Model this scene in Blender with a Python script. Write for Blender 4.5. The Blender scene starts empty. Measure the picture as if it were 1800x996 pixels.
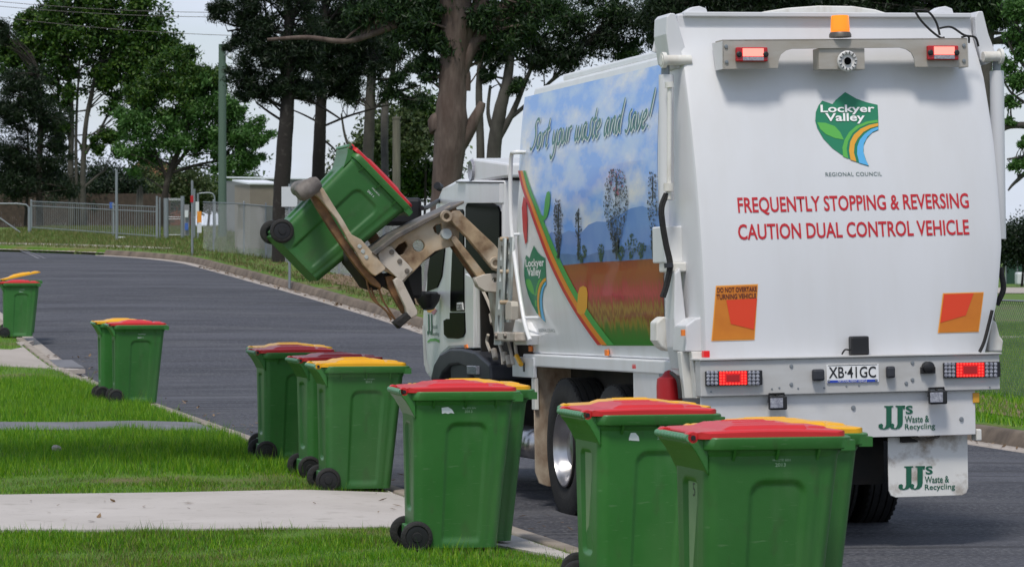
import bpy, bmesh, math, random
import numpy as np
from mathutils import Vector, Matrix
random.seed(7); RNG = np.random.default_rng(7)
S = bpy.context.scene
rad = math.radians

# ------------------------------------------------------------------ camera
F = 6000.0; HZ = 445.0; TH = math.atan((498 - HZ) / F); CAM = Vector((0, 0, 1.86))
cd = bpy.data.cameras.new('camera'); cam = bpy.data.objects.new('camera', cd); S.collection.objects.link(cam)
cam.location = CAM; cam.rotation_euler = (rad(90) - TH, 0, 0)
cd.lens = 120; cd.sensor_width = 36; cd.clip_start = 0.5; cd.clip_end = 3000
cd.dof.use_dof = True; cd.dof.focus_distance = 25; cd.dof.aperture_fstop = 13
S.camera = cam
# ------------------------------------------------------------------ sky and sun
SUN_EL, SUN_AZ = 62.0, 194.0      # azimuth measured clockwise from +Y: high soft sun behind the camera
w = bpy.data.worlds.new('World'); S.world = w; w.use_nodes = True
nt = w.node_tree; N = nt.nodes; L = nt.links
bg = N['Background']; bg.inputs[1].default_value = 0.1
sky = N.new('ShaderNodeTexSky'); sky.sky_type = 'NISHITA'; sky.sun_disc = False
sky.sun_elevation = rad(SUN_EL); sky.sun_rotation = rad(SUN_AZ)
tc = N.new('ShaderNodeTexCoord'); mp = N.new('ShaderNodeMapping'); mp.inputs['Scale'].default_value = (1.0, 1.0, 3.2)
no = N.new('ShaderNodeTexNoise'); no.inputs['Scale'].default_value = 7.0; no.inputs['Detail'].default_value = 6; no.inputs['Roughness'].default_value = .55
cr = N.new('ShaderNodeValToRGB'); cr.color_ramp.elements[0].position = .34; cr.color_ramp.elements[0].color = (.45, .45, .45, 1)
cr.color_ramp.elements[1].position = .62; cr.color_ramp.elements[1].color = (1, 1, 1, 1)
mx = N.new('ShaderNodeMixRGB'); mx.inputs[2].default_value = (6.3, 6.9, 8.1, 1)
L.new(tc.outputs['Generated'], mp.inputs[0]); L.new(mp.outputs[0], no.inputs[0]); L.new(no.outputs[0], cr.inputs[0])
sx = N.new('ShaderNodeSeparateXYZ'); L.new(tc.outputs['Generated'], sx.inputs[0])
hr = N.new('ShaderNodeMapRange'); hr.inputs[1].default_value = .12; hr.inputs[2].default_value = .75; hr.inputs[3].default_value = 1; hr.inputs[4].default_value = .35; L.new(sx.outputs[2], hr.inputs[0])
ml = N.new('ShaderNodeMath'); ml.operation = 'MULTIPLY'; L.new(cr.outputs[0], ml.inputs[0]); L.new(hr.outputs[0], ml.inputs[1])
L.new(ml.outputs[0], mx.inputs[0]); L.new(sky.outputs[0], mx.inputs[1]); L.new(mx.outputs[0], bg.inputs[0])
sd = bpy.data.lights.new('sun', 'SUN'); sd.energy = 2.3; sd.angle = rad(12); sd.color = (1, .95, .87)
so = bpy.data.objects.new('sun', sd); S.collection.objects.link(so)
az = rad(SUN_AZ); el = rad(SUN_EL)
sdir = Vector((math.sin(az) * math.cos(el), math.cos(az) * math.cos(el), math.sin(el)))
so.rotation_euler = sdir.to_track_quat('Z', 'Y').to_euler()
vs = S.view_settings; vs.view_transform = 'Standard'; vs.look = 'None'; vs.exposure = 0.18; vs.gamma = 1

# ------------------------------------------------------------------ projection maths (real depths recovered from the picture)
fwv = Vector((0, math.cos(TH), -math.sin(TH))); upv = Vector((0, math.sin(TH), math.cos(TH)))
def ray(px, py): return Vector((1, 0, 0)) * ((px - 900) / F) + fwv + upv * ((498 - py) / F)
def W(px, py, Y): d = ray(px, py); return CAM + d * (Y / d.y)
def G(px, py, z=0.0): d = ray(px, py); return CAM + d * ((z - CAM.z) / d.z)
TM = Matrix.Translation((1.056, 23.9, -.19)) @ Matrix.Rotation(rad(14.3), 4, 'Z') @ Matrix.Rotation(rad(-.95), 4, 'X') @ Matrix.Rotation(rad(-.75), 4, 'Y')
TI = TM.inverted()
def loc(px, py, ax, v):
    o = TI @ CAM; d = TI.to_3x3() @ ray(px, py); return o + d * ((v - o[ax]) / d[ax])
def TS(px, py, x=0.0): return loc(px, py, 0, x)      # picture point -> truck's left side plane
def TR(px, py, y): return loc(px, py, 1, y)          # picture point -> plane across the truck

# ------------------------------------------------------------------ materials
MATS = {}
def mat(name, col, rough=.6, metal=0., col2=None, scale=5., amt=1., stretch=(1, 1, 1), bump=0., bscale=None, lo=.35, hi=.65, emit=0., spec=.5, coat=0., trans=0., detail=6, col3=None, scale3=1.):
    m = bpy.data.materials.new(name); m.use_nodes = True; t = m.node_tree; n = t.nodes; l = t.links
    b = n['Principled BSDF']; b.inputs['Base Color'].default_value = (*col, 1); b.inputs['Roughness'].default_value = rough
    b.inputs['Metallic'].default_value = metal; b.inputs['Specular IOR Level'].default_value = spec
    if coat: b.inputs['Coat Weight'].default_value = coat; b.inputs['Coat Roughness'].default_value = .08
    if emit: b.inputs['Emission Color'].default_value = (*col, 1); b.inputs['Emission Strength'].default_value = emit
    if trans: b.inputs['Transmission Weight'].default_value = trans
    tcn = n.new('ShaderNodeTexCoord'); mpn = n.new('ShaderNodeMapping'); mpn.inputs['Scale'].default_value = stretch
    l.new(tcn.outputs['Object'], mpn.inputs[0])
    if col2:
        q = n.new('ShaderNodeTexNoise'); q.inputs['Scale'].default_value = scale; q.inputs['Detail'].default_value = detail; q.inputs['Roughness'].default_value = .6
        l.new(mpn.outputs[0], q.inputs[0])
        r = n.new('ShaderNodeMapRange'); r.inputs[1].default_value = lo; r.inputs[2].default_value = hi; r.inputs[4].default_value = amt
        l.new(q.outputs[0], r.inputs[0])
        x = n.new('ShaderNodeMixRGB'); x.inputs[1].default_value = (*col, 1); x.inputs[2].default_value = (*col2, 1)
        l.new(r.outputs[0], x.inputs[0]); out = x.outputs[0]
        if col3:
            q3 = n.new('ShaderNodeTexNoise'); q3.inputs['Scale'].default_value = scale3; q3.inputs['Detail'].default_value = 5
            l.new(mpn.outputs[0], q3.inputs[0])
            r3 = n.new('ShaderNodeMapRange'); r3.inputs[1].default_value = .5; r3.inputs[2].default_value = .68; l.new(q3.outputs[0], r3.inputs[0])
            x3 = n.new('ShaderNodeMixRGB'); x3.inputs[2].default_value = (*col3, 1); l.new(r3.outputs[0], x3.inputs[0]); l.new(out, x3.inputs[1]); out = x3.outputs[0]
        l.new(out, b.inputs['Base Color'])
    if bump:
        q = n.new('ShaderNodeTexNoise'); q.inputs['Scale'].default_value = bscale or scale * 4; q.inputs['Detail'].default_value = 5
        l.new(mpn.outputs[0], q.inputs[0])
        bn = n.new('ShaderNodeBump'); bn.inputs['Strength'].default_value = bump; bn.inputs['Distance'].default_value = .02
        l.new(q.outputs[0], bn.inputs['Height']); l.new(bn.outputs[0], b.inputs['Normal'])
    MATS[name] = m; return m
def leafmat(name, c1, c2, c3):
    m = bpy.data.materials.new(name); m.use_nodes = True; t = m.node_tree; n = t.nodes; l = t.links
    b = n['Principled BSDF']; b.inputs['Roughness'].default_value = .5; b.inputs['Specular IOR Level'].default_value = .35
    g = n.new('ShaderNodeNewGeometry'); r = n.new('ShaderNodeValToRGB'); e = r.color_ramp.elements
    e[0].color = (*c1, 1); e[1].color = (*c3, 1); k = e.new(.55); k.color = (*c2, 1)
    l.new(g.outputs['Random Per Island'], r.inputs[0]); l.new(r.outputs[0], b.inputs['Base Color'])
    tr = n.new('ShaderNodeBsdfTranslucent'); l.new(r.outputs[0], tr.inputs[0])
    ms = n.new('ShaderNodeMixShader'); ms.inputs[0].default_value = .28
    l.new(b.outputs[0], ms.inputs[1]); l.new(tr.outputs[0], ms.inputs[2]); l.new(ms.outputs[0], n['Material Output'].inputs[0])
    MATS[name] = m; return m
def speckle(m, scale, lo, hi, k, col, stretch=(1, 1, 1)):
    t = m.node_tree; n = t.nodes; l = t.links; b = n['Principled BSDF']; src = b.inputs['Base Color'].links[0].from_socket
    tcn = n.new('ShaderNodeTexCoord'); mpn = n.new('ShaderNodeMapping'); mpn.inputs['Scale'].default_value = stretch; l.new(tcn.outputs['Object'], mpn.inputs[0])
    q = n.new('ShaderNodeTexNoise'); q.inputs['Scale'].default_value = scale; q.inputs['Detail'].default_value = 3; l.new(mpn.outputs[0], q.inputs[0])
    r = n.new('ShaderNodeMapRange'); r.inputs[1].default_value = lo; r.inputs[2].default_value = hi; r.inputs[4].default_value = k; l.new(q.outputs[0], r.inputs[0])
    x = n.new('ShaderNodeMixRGB'); x.inputs[2].default_value = (*col, 1); l.new(r.outputs[0], x.inputs[0]); l.new(src, x.inputs[1]); l.new(x.outputs[0], b.inputs['Base Color'])
M = MATS
mat('white_paint', (.78, .79, .81), .35, col2=(.62, .61, .58), scale=1.6, stretch=(3, 3, .5), amt=.5, lo=.45, hi=.8, coat=.3)
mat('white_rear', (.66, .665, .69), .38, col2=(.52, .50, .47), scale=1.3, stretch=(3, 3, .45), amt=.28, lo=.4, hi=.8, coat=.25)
mat('grimy_white', (.72, .71, .67), .5, col2=(.36, .27, .17), scale=3.5, stretch=(2, 2, .7), amt=.6, lo=.5, hi=.8)
mat('grimy_flap', (.74, .73, .70), .6, col2=(.22, .16, .10), scale=4.5, amt=.9, lo=.50, hi=.68)
mat('muddy_flap', (.50, .42, .32), .7, col2=(.16, .09, .05), scale=4, stretch=(1, 1, .6), amt=.9, lo=.38, hi=.62)
mat('beige_steel', (.42, .31, .195), .55, col2=(.11, .055, .025), scale=5.5, amt=.9, lo=.42, hi=.66, col3=(.54, .46, .36), scale3=2.5)
mat('rust_shade_steel', (.26, .135, .055), .7, col2=(.07, .035, .02), scale=7, amt=.9)  # rust brown, also used for the shaded side of the grab finger
mat('pale_steel', (.52, .47, .41), .55, col2=(.18, .11, .06), scale=5, amt=.75, lo=.5, hi=.75)
mat('worn_dark_steel', (.10, .095, .09), .5, metal=.4, col2=(.24, .20, .16), scale=9, amt=.8)
mat('bar_grey', (.42, .48, .50), .5, col2=(.30, .26, .2), scale=6, amt=.6)
mat('lamp_bar_grey', (.43, .41, .38), .55, col2=(.30, .24, .17), scale=3, stretch=(1, 1, 3), amt=.5)
mat('bumper_grey', (.56, .56, .56), .5, col2=(.42, .40, .37), scale=2, stretch=(1, 1, 3), amt=.6)
mat('panel_white', (.70, .70, .71), .45, col2=(.55, .53, .50), scale=2.5, amt=.5)
mat('black_plastic', (.012, .012, .014), .45)
mat('arch_plastic', (.022, .025, .035), .5, col2=(.05, .05, .055), scale=5, amt=.5)
mat('chassis_black', (.008, .008, .008), .8, col2=(.03, .022, .015), scale=5, amt=.6)
mat('rubber', (.008, .008, .009), .75, col2=(.026, .024, .022), scale=9, amt=.6, bump=.3, bscale=60)
mat('roller_rubber', (.10, .085, .075), .6, col2=(.24, .21, .19), scale=9, amt=.8)
mat('glass_dark', (.003, .0035, .004), .25, spec=.01)
mat('wire_dark', (.10, .11, .11), .6)
mat('netting', (.02, .06, .04), .9)
mat('alloy', (.50, .50, .52), .3, metal=1, col2=(.42, .40, .38), scale=8, amt=.6)
mat('galv', (.26, .285, .31), .5, metal=.35, col2=(.24, .26, .28), scale=5, amt=.8)
mat('galv_wire', (.27, .285, .30), .6)
mat('red_led', (1, .03, .02), .3, emit=2.2); mat('red_led_pale', (1, .20, .16), .3, emit=1.5)
mat('red_lens', (.45, .01, .015), .2); mat('red_lens_dark', (.55, .008, .01), .25, emit=.35)
mat('clear_lens', (.42, .43, .48), .15, col2=(.15, .15, .2), scale=70, amt=.8)
mat('amber_lens', (1, .25, .01), .2, emit=.55); mat('amber', (.85, .22, .03), .4)
mat('sign_amber', (.62, .20, .012), .45, col2=(.55, .16, .01), scale=5); mat('sign_red', (.72, .05, .01), .45); mat('sign_edge', (.85, .36, .05), .45)
mat('text_red', (.52, .012, .02), .45); mat('text_green', (.01, .11, .06), .45); mat('text_black', (.012, .012, .014), .5)
mat('text_grey', (.12, .17, .17), .5); mat('text_white', (.85, .85, .85), .5); mat('plate_blue', (.02, .06, .45), .4); mat('sign_brown', (.10, .015, .01), .5)
mat('logo_green', (.012, .20, .10), .45); mat('leaf_green', (.10, .42, .07), .45); mat('logo_amber', (.75, .36, .03), .45); mat('logo_blue', (.10, .42, .75), .45)
mat('stripe_red', (.55, .02, .025), .4); mat('stripe_orange', (.75, .25, .02), .4); mat('stripe_green', (.06, .36, .07), .4)
mat('script_green', (.06, .20, .19), .45); mat('script_edge', (.72, .80, .80), .45)
mat('red_paint', (.42, .01, .015), .4); mat('yellow_paint', (.8, .42, .02), .5)
mat('art_sky', (.17, .40, .90), .32, col2=(.84, .83, .80), scale=1.15, stretch=(1, .8, 2.0), amt=1, lo=.44, hi=.66, coat=.3, col3=(.46, .62, .86), scale3=2.0)
mat('art_low_sky', (.58, .70, .84), .32, col2=(.82, .77, .76), scale=1.3, stretch=(1, .8, 2.0), amt=1, lo=.4, hi=.62, coat=.3)
mat('art_mountain', (.12, .27, .66), .32, col2=(.20, .36, .70), scale=2.5, amt=.8, coat=.3)
mat('art_hill', (.06, .16, .42), .32, col2=(.12, .24, .50), scale=6, amt=.8, coat=.3)
mat('art_field', (.40, .075, .010), .35, col2=(.24, .035, .008), scale=4, stretch=(1, 2.5, 5), amt=.9, coat=.3, col3=(.45, .12, .015), scale3=3)
mat('art_pink', (.48, .035, .075), .35, col2=(.34, .05, .02), scale=6, stretch=(1, 5, 3), amt=.9, lo=.45, coat=.3)
mat('art_grass', (.34, .19, .03), .35, col2=(.22, .03, .02), scale=6, stretch=(1, 9, .8), amt=1, lo=.42, hi=.56, coat=.3, col3=(.10, .20, .02), scale3=3)
mat('art_green', (.045, .18, .02), .35, col2=(.08, .15, .02), scale=8, stretch=(1, 2.5, .5), amt=1, coat=.3)
mat('art_tree', (.018, .03, .05), .4, col2=(.05, .06, .05), scale=12, amt=.8); mat('art_pink_leaf', (.45, .16, .22), .4); mat('art_bush', (.025, .07, .05), .4, col2=(.05, .1, .06), scale=10, amt=.8)
mat('bin_green', (.027, .140, .024), .40, col2=(.038, .168, .034), scale=3, amt=.8, bump=.06, bscale=180)
mat('bin_handle', (.10, .26, .14), .45)
speckle(MATS['bin_green'], 5, .60, .70, .30, (.085, .19, .075), (1, 1, .22)); speckle(MATS['bin_green'], 34, .66, .72, .35, (.15, .25, .13), (.35, .35, 2.5)); speckle(MATS['bin_green'], 9, .60, .74, .35, (.05, .06, .03), (1.5, 1.5, .6)); speckle(MATS['bin_green'], 2.2, .50, .70, .40, (.075, .17, .055), (1, 1, .5))
def vary(m, lo, hi):
    t = m.node_tree; n = t.nodes; l = t.links; b = n['Principled BSDF']; src = b.inputs['Base Color'].links[0].from_socket
    oi = n.new('ShaderNodeObjectInfo'); r = n.new('ShaderNodeMapRange'); r.inputs[3].default_value = lo; r.inputs[4].default_value = hi; l.new(oi.outputs['Random'], r.inputs[0])
    h = n.new('ShaderNodeHueSaturation'); l.new(r.outputs[0], h.inputs['Value']); l.new(src, h.inputs['Color']); l.new(h.outputs[0], b.inputs['Base Color'])
vary(MATS['bin_green'], .82, 1.18)
def print_meadow():
    m = bpy.data.materials.new('art_meadow'); m.use_nodes = True; t = m.node_tree; n = t.nodes; l = t.links; b = n['Principled BSDF']
    b.inputs['Roughness'].default_value = .35; b.inputs['Coat Weight'].default_value = .3
    tcn = n.new('ShaderNodeTexCoord'); sp = n.new('ShaderNodeSeparateXYZ'); l.new(tcn.outputs['Object'], sp.inputs[0])
    mp1 = n.new('ShaderNodeMapping'); mp1.inputs['Scale'].default_value = (0, 9, 1.3); l.new(tcn.outputs['Object'], mp1.inputs[0])
    n1 = n.new('ShaderNodeTexNoise'); n1.inputs['Scale'].default_value = 2.2; n1.inputs['Detail'].default_value = 8; n1.inputs['Roughness'].default_value = .7; l.new(mp1.outputs[0], n1.inputs[0])
    f = n.new('ShaderNodeMapRange'); f.inputs[1].default_value = 1.40; f.inputs[2].default_value = 2.08; l.new(sp.outputs[2], f.inputs[0])
    k = n.new('ShaderNodeMath'); k.operation = 'MULTIPLY_ADD'; k.inputs[1].default_value = .62; k.inputs[2].default_value = -.31; l.new(n1.outputs[0], k.inputs[0])
    # the streaks fade out towards the distant top of the printed field
    fd = n.new('ShaderNodeMapRange'); fd.inputs[1].default_value = .55; fd.inputs[2].default_value = .95; fd.inputs[3].default_value = 1; fd.inputs[4].default_value = .25; l.new(f.outputs[0], fd.inputs[0])
    k2 = n.new('ShaderNodeMath'); k2.operation = 'MULTIPLY'; l.new(k.outputs[0], k2.inputs[0]); l.new(fd.outputs[0], k2.inputs[1])
    a = n.new('ShaderNodeMath'); a.operation = 'ADD'; l.new(f.outputs[0], a.inputs[0]); l.new(k2.outputs[0], a.inputs[1])
    r = n.new('ShaderNodeValToRGB'); e = r.color_ramp.elements; e[0].position = .05; e[0].color = (.03, .20, .02, 1); e[1].position = 1; e[1].color = (.27, .055, .012, 1)
    for ps_, c in ((.15, (.06, .17, .02)), (.24, (.30, .22, .03)), (.31, (.20, .03, .02)), (.38, (.36, .20, .04)), (.46, (.30, .03, .03)), (.54, (.50, .025, .07)), (.62, (.42, .02, .045)), (.68, (.34, .045, .02)), (.80, (.34, .055, .010)), (.90, (.25, .035, .010))):
        q = e.new(ps_); q.color = (*c, 1)
    l.new(a.outputs[0], r.inputs[0]); l.new(r.outputs[0], b.inputs['Base Color']); MATS['art_meadow'] = m
print_meadow()
mat('lid_red', (.62, .020, .024), .36, col2=(.52, .022, .026), scale=4, amt=.6); mat('lid_yellow', (.82, .42, .008), .35, col2=(.74, .34, .008), scale=4, amt=.6)
mat('bin_faded_sheen', (.22, .32, .16), .6, col2=(.10, .22, .08), scale=4, amt=.5)
mat('mark_pale', (.34, .48, .34), .5); mat('sticker', (.75, .77, .80), .5)
# asphalt
mat('asphalt', (.056, .058, .074), .85, col2=(.034, .036, .047), scale=.35, stretch=(.5, 1.6, 1), amt=.9, lo=.38, hi=.66, bump=.9, bscale=38, col3=(.078, .079, .088), scale3=.9)
speckle(MATS['asphalt'], 26, .50, .66, .85, (.14, .14, .15)); speckle(MATS['asphalt'], 30, .50, .64, .7, (.016, .016, .02), (1, 1, 1.7)); speckle(MATS['asphalt'], .5, .50, .66, .45, (.105, .107, .125), (.25, 1.3, 1)); speckle(MATS['asphalt'], .9, .58, .64, .6, (.022, .022, .026), (.35, 3.2, 1)); speckle(MATS['asphalt'], 3.0, .64, .70, .5, (.12, .12, .125), (.12, 2.5, 1))
mat('concrete', (.42, .37, .33), .85, col2=(.33, .29, .25), scale=.8, amt=.8, bump=.15, bscale=40)
mat('concrete_pale', (.52, .48, .45), .8, col2=(.42, .385, .355), scale=.6, amt=.9, bump=.15, bscale=50)
speckle(MATS['concrete_pale'], 5, .60, .74, .5, (.27, .24, .21)); speckle(MATS['concrete_pale'], 22, .68, .74, .6, (.20, .17, .14))
mat('concrete_grey', (.17, .17, .185), .85, col2=(.12, .12, .13), scale=1.5, amt=.8, bump=.15, bscale=40)
mat('kerb_concrete', (.36, .31, .26), .85, col2=(.20, .165, .13), scale=2.2, amt=.9, bump=.2, bscale=30)
mat('kerb_brown', (.20, .155, .115), .9, col2=(.085, .065, .05), scale=2.2, amt=.9, bump=.3, bscale=20)
mat('lawn', (.070, .150, .010), .95, col2=(.10, .19, .015), scale=1.2, amt=1, bump=.6, bscale=60, col3=(.15, .125, .05), scale3=.7)
mat('litter', (.13, .085, .045), .95, col2=(.24, .17, .10), scale=6, amt=1, bump=.6, bscale=30)
mat('line_faded', (.22, .22, .24), .8, col2=(.09, .09, .10), scale=4, amt=.8)
mat('line_white', (.55, .56, .58), .7, col2=(.2, .2, .22), scale=4, amt=.8)
mat('bark_gum', (.068, .046, .037), .9, col2=(.135, .10, .083), scale=2.5, stretch=(2.2, 2.2, .5), amt=1, bump=.8, bscale=9, col3=(.07, .045, .035), scale3=1.6)
mat('bark_dark', (.028, .022, .018), .95, col2=(.085, .075, .06), scale=5, stretch=(1, 1, .6), amt=.7, lo=.5, hi=.75, bump=.8, bscale=14)
mat('bark_grey', (.085, .078, .066), .9, col2=(.035, .032, .027), scale=3, stretch=(1, 1, .5), amt=.9, bump=.6, bscale=10)
mat('timber_pole', (.17, .16, .12), .85, col2=(.10, .095, .075), scale=6, stretch=(4, 4, .3), amt=.9)
mat('green_pole', (.10, .15, .115), .85, col2=(.08, .13, .10), scale=6, stretch=(4, 4, .3), amt=.9)
mat('shed_beige', (.27, .235, .195), .6, col2=(.22, .19, .16), scale=2, amt=.6); mat('shed_roof', (.75, .78, .82), .5)
mat('brick', (.20, .075, .045), .9, col2=(.13, .05, .035), scale=10, amt=.9); mat('roof_tile', (.48, .24, .13), .8, col2=(.36, .17, .10), scale=5, amt=.8)
mat('fence_timber', (.045, .034, .026), .9, col2=(.085, .06, .045), scale=5, amt=.9); mat('sign_white', (.62, .64, .66), .5); mat('sign_orange', (.8, .3, .03), .5)
mat('grey_sheet', (.22, .22, .23), .7); mat('blue_paint', (.05, .12, .4), .5); mat('pine_bark', (.022, .018, .016), .95, col2=(.10, .09, .08), scale=4, amt=.6, lo=.58, hi=.72, bump=.9, bscale=12)
leafmat('leaf_bright', (.026, .080, .014), (.060, .150, .028), (.13, .26, .07))
leafmat('leaf_mid', (.013, .042, .007), (.036, .096, .011), (.095, .165, .020))
leafmat('leaf_dark', (.006, .015, .006), (.011, .026, .009), (.026, .048, .016))
leafmat('leaf_gum', (.007, .022, .007), (.018, .048, .012), (.048, .095, .022))
leafmat('leaf_far', (.035, .060, .020), (.06, .095, .03), (.11, .14, .05))
leafmat('grass_blade', (.045, .17, .004), (.11, .29, .006), (.28, .44, .016))
leafmat('grass_dry', (.05, .10, .012), (.12, .15, .03), (.26, .21, .09))

# ------------------------------------------------------------------ mesh helpers
COL = S.collection
def mesh_obj(name, verts, faces, m, parent=None, smooth=False, bevel=0, mats=None, fm=None):
    me = bpy.data.meshes.new(name); me.from_pydata([tuple(v) for v in verts], [], faces); me.update()
    return finish(name, me, m, parent, smooth, bevel, mats, fm)
def finish(name, me, m, parent=None, smooth=False, bevel=0, mats=None, fm=None):
    if mats:
        for q in mats: me.materials.append(MATS[q])
        if fm is not None: me.polygons.foreach_set('material_index', fm)
    else: me.materials.append(MATS[m])
    if smooth: me.polygons.foreach_set('use_smooth', [True] * len(me.polygons))
    o = bpy.data.objects.new(name, me); COL.objects.link(o)
    if parent: o.parent = parent
    if bevel:
        b = o.modifiers.new('bevel', 'BEVEL'); b.width = bevel; b.segments = 2; b.limit_method = 'ANGLE'; b.angle_limit = rad(40)
    return o
def empty(name, location=(0, 0, 0), rz=0.0):
    o = bpy.data.objects.new(name, None); COL.objects.link(o); o.empty_display_size = .2
    o.location = location; o.rotation_euler = (0, 0, rz); return o
def tag(o, label=None, cat=None, group=None, kind=None):
    if label: o['label'] = label
    if cat: o['category'] = cat
    if group: o['group'] = group
    if kind: o['kind'] = kind
    return o
class MB:
    def __init__(s): s.v = []; s.f = []; s.mi = []; s.cur = 0
    def add(s, vs_, fs):
        k = len(s.v); s.v += [Vector(q) for q in vs_]; s.f += [tuple(i + k for i in q) for q in fs]; s.mi += [s.cur] * len(fs)
    def box(s, a, b, mtx=None):
        x0, y0, z0 = a; x1, y1, z1 = b
        v = [Vector(q) for q in ((x0, y0, z0), (x1, y0, z0), (x1, y1, z0), (x0, y1, z0), (x0, y0, z1), (x1, y0, z1), (x1, y1, z1), (x0, y1, z1))]
        if mtx: v = [mtx @ q for q in v]
        s.add(v, [(0, 3, 2, 1), (4, 5, 6, 7), (0, 1, 5, 4), (1, 2, 6, 5), (2, 3, 7, 6), (3, 0, 4, 7)])
    def tube(s, pts, r, n=8, caps=True):
        pts = [Vector(p) for p in pts]
        if not hasattr(r, '__len__'): r = [r] * len(pts)
        up = None; rings = []
        for i, p in enumerate(pts):
            d = (pts[min(i + 1, len(pts) - 1)] - pts[max(i - 1, 0)]).normalized()
            if up is None:
                up = Vector((0, 0, 1)) if abs(d.z) < .9 else Vector((1, 0, 0))
            a = d.cross(up)
            if a.length < 1e-4: a = d.cross(Vector((0, 1, 0)))
            a.normalize(); b = a.cross(d).normalized(); up = b
            rings.append([p + (a * math.cos(t) + b * math.sin(t)) * r[i] for t in [2 * math.pi * k / n for k in range(n)]])
        v = [q for R_ in rings for q in R_]; f = []
        for i in range(len(pts) - 1):
            for k in range(n):
                f.append((i * n + k, i * n + (k + 1) % n, (i + 1) * n + (k + 1) % n, (i + 1) * n + k))
        if caps: f.append(tuple(range(n))[::-1]); f.append(tuple((len(pts) - 1) * n + k for k in range(n)))
        s.add(v, f)
    def lathe(s, prof, origin, axis, n=32):     # prof: (radius, along axis)
        origin = Vector(origin); ax = Vector(axis).normalized()
        a = ax.orthogonal().normalized(); b = ax.cross(a); v = []; f = []
        for (r, h) in prof:
            for k in range(n):
                t = 2 * math.pi * k / n; v.append(origin + ax * h + (a * math.cos(t) + b * math.sin(t)) * r)
        for i in range(len(prof) - 1):
            for k in range(n): f.append((i * n + k, i * n + (k + 1) % n, (i + 1) * n + (k + 1) % n, (i + 1) * n + k))
        s.add(v, f)
    def prism(s, poly, ext):      # poly: list of 3D points, ext vector
        poly = [Vector(p) for p in poly]; ext = Vector(ext); n = len(poly)
        s.add(poly + [p + ext for p in poly], [tuple(range(n)), tuple(range(2 * n - 1, n - 1, -1))] + [(i, i + n, (i + 1) % n + n, (i + 1) % n) for i in range(n)])
    def build(s, name, m, parent=None, smooth=False, bevel=0, mats=None):
        me = bpy.data.meshes.new(name); me.from_pydata([tuple(q) for q in s.v], [], s.f)
        b = bmesh.new(); b.from_mesh(me); bmesh.ops.recalc_face_normals(b, faces=b.faces[:]); b.to_mesh(me); b.free()
        o = finish(name, me, m, parent, smooth, bevel, mats, s.mi if mats else None)
        if smooth:
            try: me.set_sharp_from_angle(angle=rad(40))
            except Exception: pass
        return o
def box(name, a, b, m, parent=None, bevel=.004):
    q = MB(); q.box(a, b); return q.build(name, m, parent, bevel=bevel)
def tube(name, pts, r, m, parent=None, n=10):
    q = MB(); q.tube(pts, r, n); return q.build(name, m, parent, smooth=True)
def spline(pts, k=6):
    pts = [Vector(p) for p in pts]; out = []
    for i in range(len(pts) - 1):
        p0 = pts[max(i - 1, 0)]; p1 = pts[i]; p2 = pts[i + 1]; p3 = pts[min(i + 2, len(pts) - 1)]
        for j in range(k):
            t = j / k
            out.append(.5 * ((2 * p1) + (p2 - p0) * t + (2 * p0 - 5 * p1 + 4 * p2 - p3) * t * t + (3 * p1 - p0 - 3 * p2 + p3) * t ** 3))
    out.append(pts[-1]); return out
def flat_shape(outline, holes=(), thick=.05, bevel=.006):
    """a flat plate in local (a, b) with holes, centred on its thickness; returns a mesh in (a, b, t)"""
    cu = bpy.data.curves.new('tmp', 'CURVE'); cu.dimensions = '2D'; cu.fill_mode = 'BOTH'; cu.extrude = thick / 2 - bevel; cu.bevel_depth = bevel; cu.bevel_resolution = 1; cu.offset = -bevel
    for lp in [outline] + list(holes):
        sp = cu.splines.new('POLY'); sp.points.add(len(lp) - 1); sp.use_cyclic_u = True
        for q, (a, b) in zip(sp.points, lp): q.co = (a, b, 0, 1)
    o = bpy.data.objects.new('tmp', cu); me = bpy.data.meshes.new_from_object(o)
    bpy.data.objects.remove(o); bpy.data.curves.remove(cu); return me
def text_mesh(s, bold=0., spacing=1.):
    cu = bpy.data.curves.new('tmp', 'FONT'); cu.body = s; cu.size = 1; cu.offset = bold; cu.resolution_u = 3; cu.space_character = spacing
    o = bpy.data.objects.new('tmp', cu); me = bpy.data.meshes.new_from_object(o)
    bpy.data.objects.remove(o); bpy.data.curves.remove(cu); return me
def conform(name, polys, m, fn, parent, cut=.16, mesh=None, xform=None):
    """lay 2D polygons or a 2D mesh in (a, b) on a curved surface fn(a, b) -> 3D"""
    b = bmesh.new()
    if mesh is not None:
        b.from_mesh(mesh)
        for v in b.verts: a_, b_ = xform(v.co.x, v.co.y); v.co = (a_, b_, 0)
    for poly in polys or []:
        vsx = [b.verts.new((p[0], p[1], 0)) for p in poly]; b.faces.new(vsx)
    bmesh.ops.triangulate(b, faces=b.faces[:])
    zs = [v.co.y for v in b.verts]; z = math.floor(min(zs) / cut) * cut + cut
    while z < max(zs):
        bmesh.ops.bisect_plane(b, geom=b.verts[:] + b.edges[:] + b.faces[:], plane_co=(0, z, 0), plane_no=(0, 1, 0)); z += cut
    for v in b.verts: v.co = fn(v.co.x, v.co.y)
    me = bpy.data.meshes.new(name); b.to_mesh(me); b.free()
    return finish(name, me, m, parent)
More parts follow.
